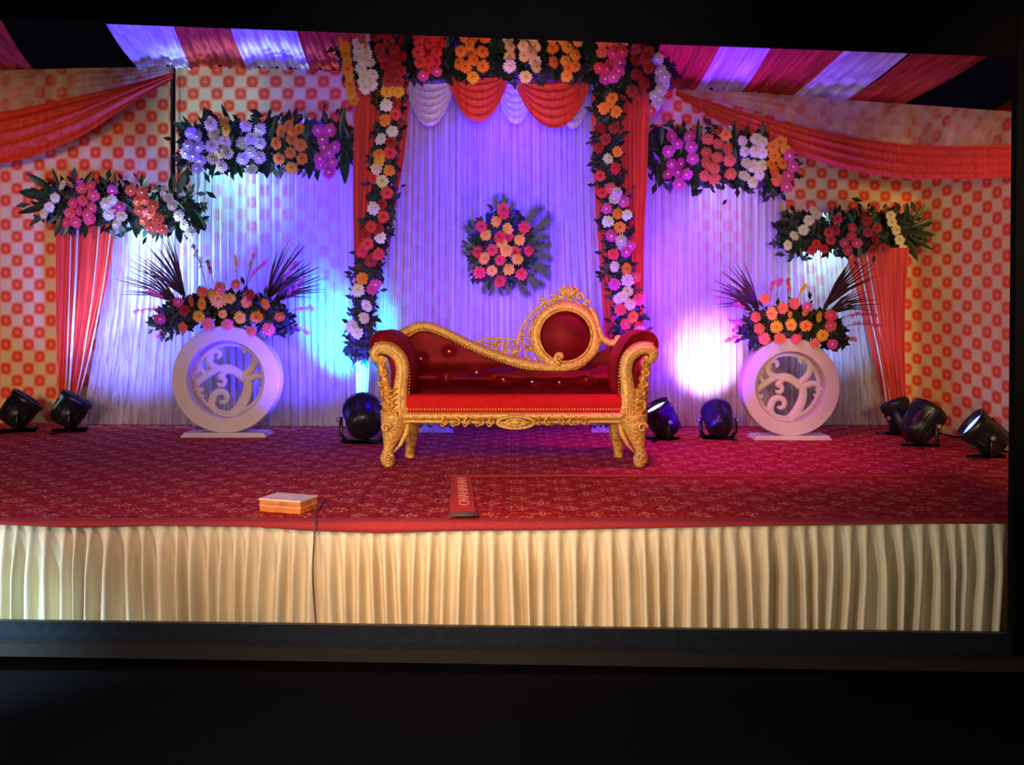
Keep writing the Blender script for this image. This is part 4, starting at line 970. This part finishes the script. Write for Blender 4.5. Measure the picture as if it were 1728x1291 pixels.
# shoulder sweep right of the medallion and left arc
b = MB(); q = cat([(996, 520), (1004, 533), (1009, 550), (1014, 566), (1023, 576), (1034, 579), (1046, 576)], 6)
b.tube([P(x, y, DB - .02) for x, y in q], [lerp(4, 6.5, i / len(q)) * DB / F for i in range(len(q))], .026, n=10); b.ball(P(1044, 573, DB - .02), .036, 10, 6, sc=(1, .8, 1))
b.build('shoulder_moulding', gp, sf); b = MB()
q = cat([(873, 583), (876, 565), (884, 546), (897, 529), (914, 514), (932, 506), (950, 503)], 6); b.tube([P(x, y, DB) for x, y in q], .0095, .016, n=8)
b.build('arched_moulding', gp, sf); b = MB()
q = cat([(800, 578), (820, 572), (845, 570), (872, 574)], 6); b.tube([P(x, y, DB) for x, y in q], .008, .012, n=8)
b.build('arched_moulding', gp, sf)
# openwork carving left of the medallion
b = MB(); r_ = random.Random(5)
spots = [(812, 581), (826, 580), (838, 586), (840, 577), (852, 581), (852, 592), (864, 580), (864, 592), (866, 602), (877, 590), (877, 602), (880, 575), (888, 588), (886, 608), (884, 562), (892, 602), (893, 575), (892, 550), (898, 612), (900, 538), (896, 561), (908, 528), (906, 612), (916, 616), (920, 518), (908, 603), (836, 593), (848, 600), (824, 589), (932, 512), (945, 508), (960, 508), (972, 512), (984, 516), (993, 525), (892, 588), (903, 592), (926, 618), (872, 611), (888, 615)]
for i, (x, y) in enumerate(spots):
    spiral(b, P(x, y, DB - .0 + r_.uniform(-.01, .01)), r_.uniform(.024, .032), r_.uniform(0, 6), r_.choice([-1.2, 1.2, -.9, .9]), .009, .005, n=12, flat=.012)
    b.ball(P(x + r_.uniform(-4, 4), y + r_.uniform(-4, 4), DB - .012), .009, 6, 4)
for (a, c) in zip(spots, spots[1:]):
    if abs(a[0] - c[0]) + abs(a[1] - c[1]) < 26: b.tube([P(a[0], a[1], DB), P((a[0] + c[0]) / 2, (a[1] + c[1]) / 2 - 2, DB), P(c[0], c[1], DB)], .005, .008, n=5)
b.build('openwork_carving', g, sf)
# crest
b = MB()
for x, y, r, a0, tn in [(962, 491, .042, -1.0, 1.1), (946, 497, .036, 2.2, -1.1), (978, 501, .034, -.5, 1.1), (934, 503, .028, 2.5, -1.0), (990, 512, .026, 0, 1.0), (916, 508, .022, 2.8, -1), (962, 503, .03, 0, 1), (952, 488, .02, 1, 1), (970, 489, .022, 1, -1)]:
    spiral(b, P(x, y, DB - .01), r, a0, tn, .013, .006, flat=.016)
for a in (-.9, -.5, -.1, .3, .7): b.tube([P(960, 503, DB - .02), P(960 + 14 * math.sin(a), 503 - 14 * math.cos(a), DB - .04), P(960 + 20 * math.sin(a), 503 - 20 * math.cos(a), DB - .02)], [.007, .014, .005], n=7)
b.build('crest', gp, sf)

# ---------------------------------------------------------------- stage lamps
def par_can(x, ybase, d, aim, col, label, size=.29, on=True):
    """floor can; aim is the direction the lens faces"""
    bx = (x - CX) * d / F; by = d - D0; r = size / 2; hz = r * 1.28
    t = thing('stage_lamp', label, 'stage light', (bx, by, 0), 'black stage lamps')
    a = Vector(aim).normalized(); c = Vector((bx, by, hz))
    side = a.cross(Vector((0, 0, 1))).normalized(); upv = side.cross(a)
    def ring(s, rr, n=20): return [c + a * s + (side * math.cos(2 * PI * k / n) + upv * math.sin(2 * PI * k / n)) * rr for k in range(n)]
    b = MB(); b.grid([ring(-.14, r * .30), ring(-.135, r * .62), ring(-.10, r * .86), ring(-.02, r * .95), ring(.09, r * .97), ring(.10, r * 1.05), ring(.145, r * 1.05), ring(.145, r * .90), ring(.10, r * .88)], 0, True)
    k0 = len(b.v); b.add(ring(-.14, r * .30), [tuple(range(20))[::-1]])
    for kx in range(10):
        an = 2 * PI * kx / 10; o1 = (side * math.cos(an) + upv * math.sin(an))
        b.tube([c - a * .11 + o1 * r * .84, c + a * .06 + o1 * r * .99], .006, n=5, up=tuple(o1))
    b.build('housing', M['black'], t)
    b = MB(); b.grid([ring(.105, r * .88), ring(.11, r * .5), ring(.112, .001)], 0, True)
    lm = plain('lamp lens ' + label[:20], (.03, .03, .04), .15, emit=(*col, 5 if on else .15))
    b.build('lens', lm, t)
    b = MB()
    pts = [c + side * r * 1.14 * s_ * 1.0 for s_ in (-1, 1)]
    hs = Vector((side.x, side.y, 0)).normalized()
    for s_ in (-1, 1):
        e = c + hs * r * 1.16 * s_
        b.tube([e + Vector((0, 0, .02)), e - Vector((0, 0, hz * .6)), Vector((bx, by, .018)) + hs * r * .9 * s_], [.016, .016, .014], [.006, .006, .006], n=6)
    fw = hs.cross(Vector((0, 0, 1)))
    for s_ in (-1, 1):
        b.box((bx - r * 1.05, by - .02, .0), (bx + r * 1.05, by + .02, .022))
        b.tube([Vector((bx, by, .03)) , Vector((bx, by, .012)) + hs * r * .9 * s_ + fw * .11 * s_, Vector((bx, by, .010)) + hs * r * 1.1 * s_ + fw * .15 * s_], .012, .008, n=6)
    b.build('yoke', M['black'], t)
    b = MB()
    for s_ in (-1, 1):
        e = c + hs * r * 1.2 * s_; b.tube([e, e + hs * .03 * s_], [.022, .018], n=10, up=(0, 0, 1))
    b.build('knob', plain('lamp knob', (.25, .25, .28), .3, .6) if 'lamp knob' not in bpy.data.materials else bpy.data.materials['lamp knob'], t)
    return c + a * .17
def can_light(c, tgt, col, pw, ang, blend=.7): return spot('lamp_beam', c, tgt, col, pw, ang, blend, .05)
def aimv(x, d, tgt, size=.29): c = Vector(((x - CX) * d / F, d - D0, size * .64)); return tgt - c
T = P(300, 360, 9.0); c = par_can(31, 0, 8.5, aimv(31, 8.5, T), (.5, .8, 1), 'black stage lamp at the far left edge'); can_light(c, T, (.40, .62, 1.0), 420, 46)
T = P(345, 330, 8.95); c = par_can(117, 0, 8.52, aimv(117, 8.52, T), (.6, .9, 1), 'black stage lamp below the pink drape'); can_light(c, T, (.55, .95, 1.0), 620, 42)
T = P(592, 560, 8.9); c = par_can(613, 0, 7.75, aimv(613, 7.75, T), (0, .6, 1), 'black stage lamp beside the sofa\'s left arm', .31); can_light(c, T, (0, .62, 1.0), 1000, 46, 1)
T = P(1105, 250, 8.9); c = par_can(1118, 0, 7.95, Vector((-.45, -.1, .75)), (.5, .6, 1), 'tilted stage lamp with lit rim, beside the sofa\'s right arm', .26); can_light(c, T, (.40, .05, 1.0), 210, 60)
T = P(1190, 610, 8.88); c = par_can(1212, 0, 8.0, aimv(1212, 8.0, T), (.9, .7, 1), 'upright stage lamp in front of the glaring white curtain spot', .25); can_light(c, T, (.80, .50, 1.0), 330, 52, 1)
T = P(1390, 420, 8.95); c = par_can(1520, 0, 8.25, aimv(1520, 8.25, T), (.3, .8, 1), 'rear stage lamp at the foot of the orange drape', .24); can_light(c, T, (.55, .85, 1.0), 18, 26)
T = P(1480, 250, 8.6); c = par_can(1553, 0, 7.55, Vector((.55, .25, .62)), (.1, .05, 1), 'largest of the right stage lamps, between two others', .28, True)
T = P(1150, 330, 8.9); c = par_can(1664, 0, 6.95, Vector((-.75, .15, .62)), (.15, .2, 1), 'stage lamp at the far right edge by the printed wall', .26); can_light(c, P(1450, 40, 8.6), (.30, .12, 1.0), 70, 26)

# ---------------------------------------------------------------- small things
b = MB(); p0 = Vector((0, 0, 0)); dd = 1.06 * F / (868 - HZ)
c = P(478, 868, dd); rot = Matrix.Rotation(-.33, 3, 'Z'); org = Vector((c.x, c.y + .12, 0))
b.box((org.x - .125, org.y - .085, .022 * 0), (org.x + .125, org.y + .085, .062), rot=rot, org=org)
bx = b.build('wooden_box', M['wood'], smooth=False); tag(bx, 'small orange wooden box with a pale lid on the carpet', 'box')
b = MB(); b.box((org.x - .128, org.y - .088, .062), (org.x + .128, org.y + .088, .070), rot=rot, org=org)
b.box((org.x - .126, org.y - .0865, .030), (org.x + .126, org.y + .0865, .033), rot=rot, org=org); b.build('lid', M['paper'], bx, smooth=False)
b = MB(); q = cat([tuple(P(548, 846, 5.35)), (P(540, 858, 5.1).x, .25, .012), (P(533, 872, 4.95).x, .15, .02), (P(530, 884, 4.7).x, .035, .012), (P(529, 900, 4.7).x, .0, -.06), (P(528, 960, 4.69).x, -.03, -.25), (P(534, 1040, 4.69).x, -.03, -.5)], 8)
q = [(x, y, max(z, .011) if y > 0 else z) for x, y, z in q]
b.tube(q, .0045, n=6, up=(1, 0, 0)); tag(b.build('power_cord', M['cord']), 'thin brown cord running from the wooden box over the stage skirt', 'cord')
for k, (x0, x1, lab) in enumerate([(692, 765, 'white cloth bundle on the carpet behind the sofa\'s left leg'), (998, 1032, 'small white cloth on the carpet behind the sofa\'s right leg')]):
    b = MB(); rows = []
    for j in range(6):
        rows.append([Vector(((lerp(x0, x1, i / 18) - CX) * 8.45 / F, 8.45 - D0 + .08 * (j / 5 - .5), .055 * math.sin(PI * j / 5) * (.5 + .5 * math.sin(PI * i / 18)) * (1 + .3 * math.sin(i * 1.3)) + .003)) for i in range(19)])
    b.grid(rows); tag(b.build('white_cloth', M['white_drape']), lab, 'cloth')
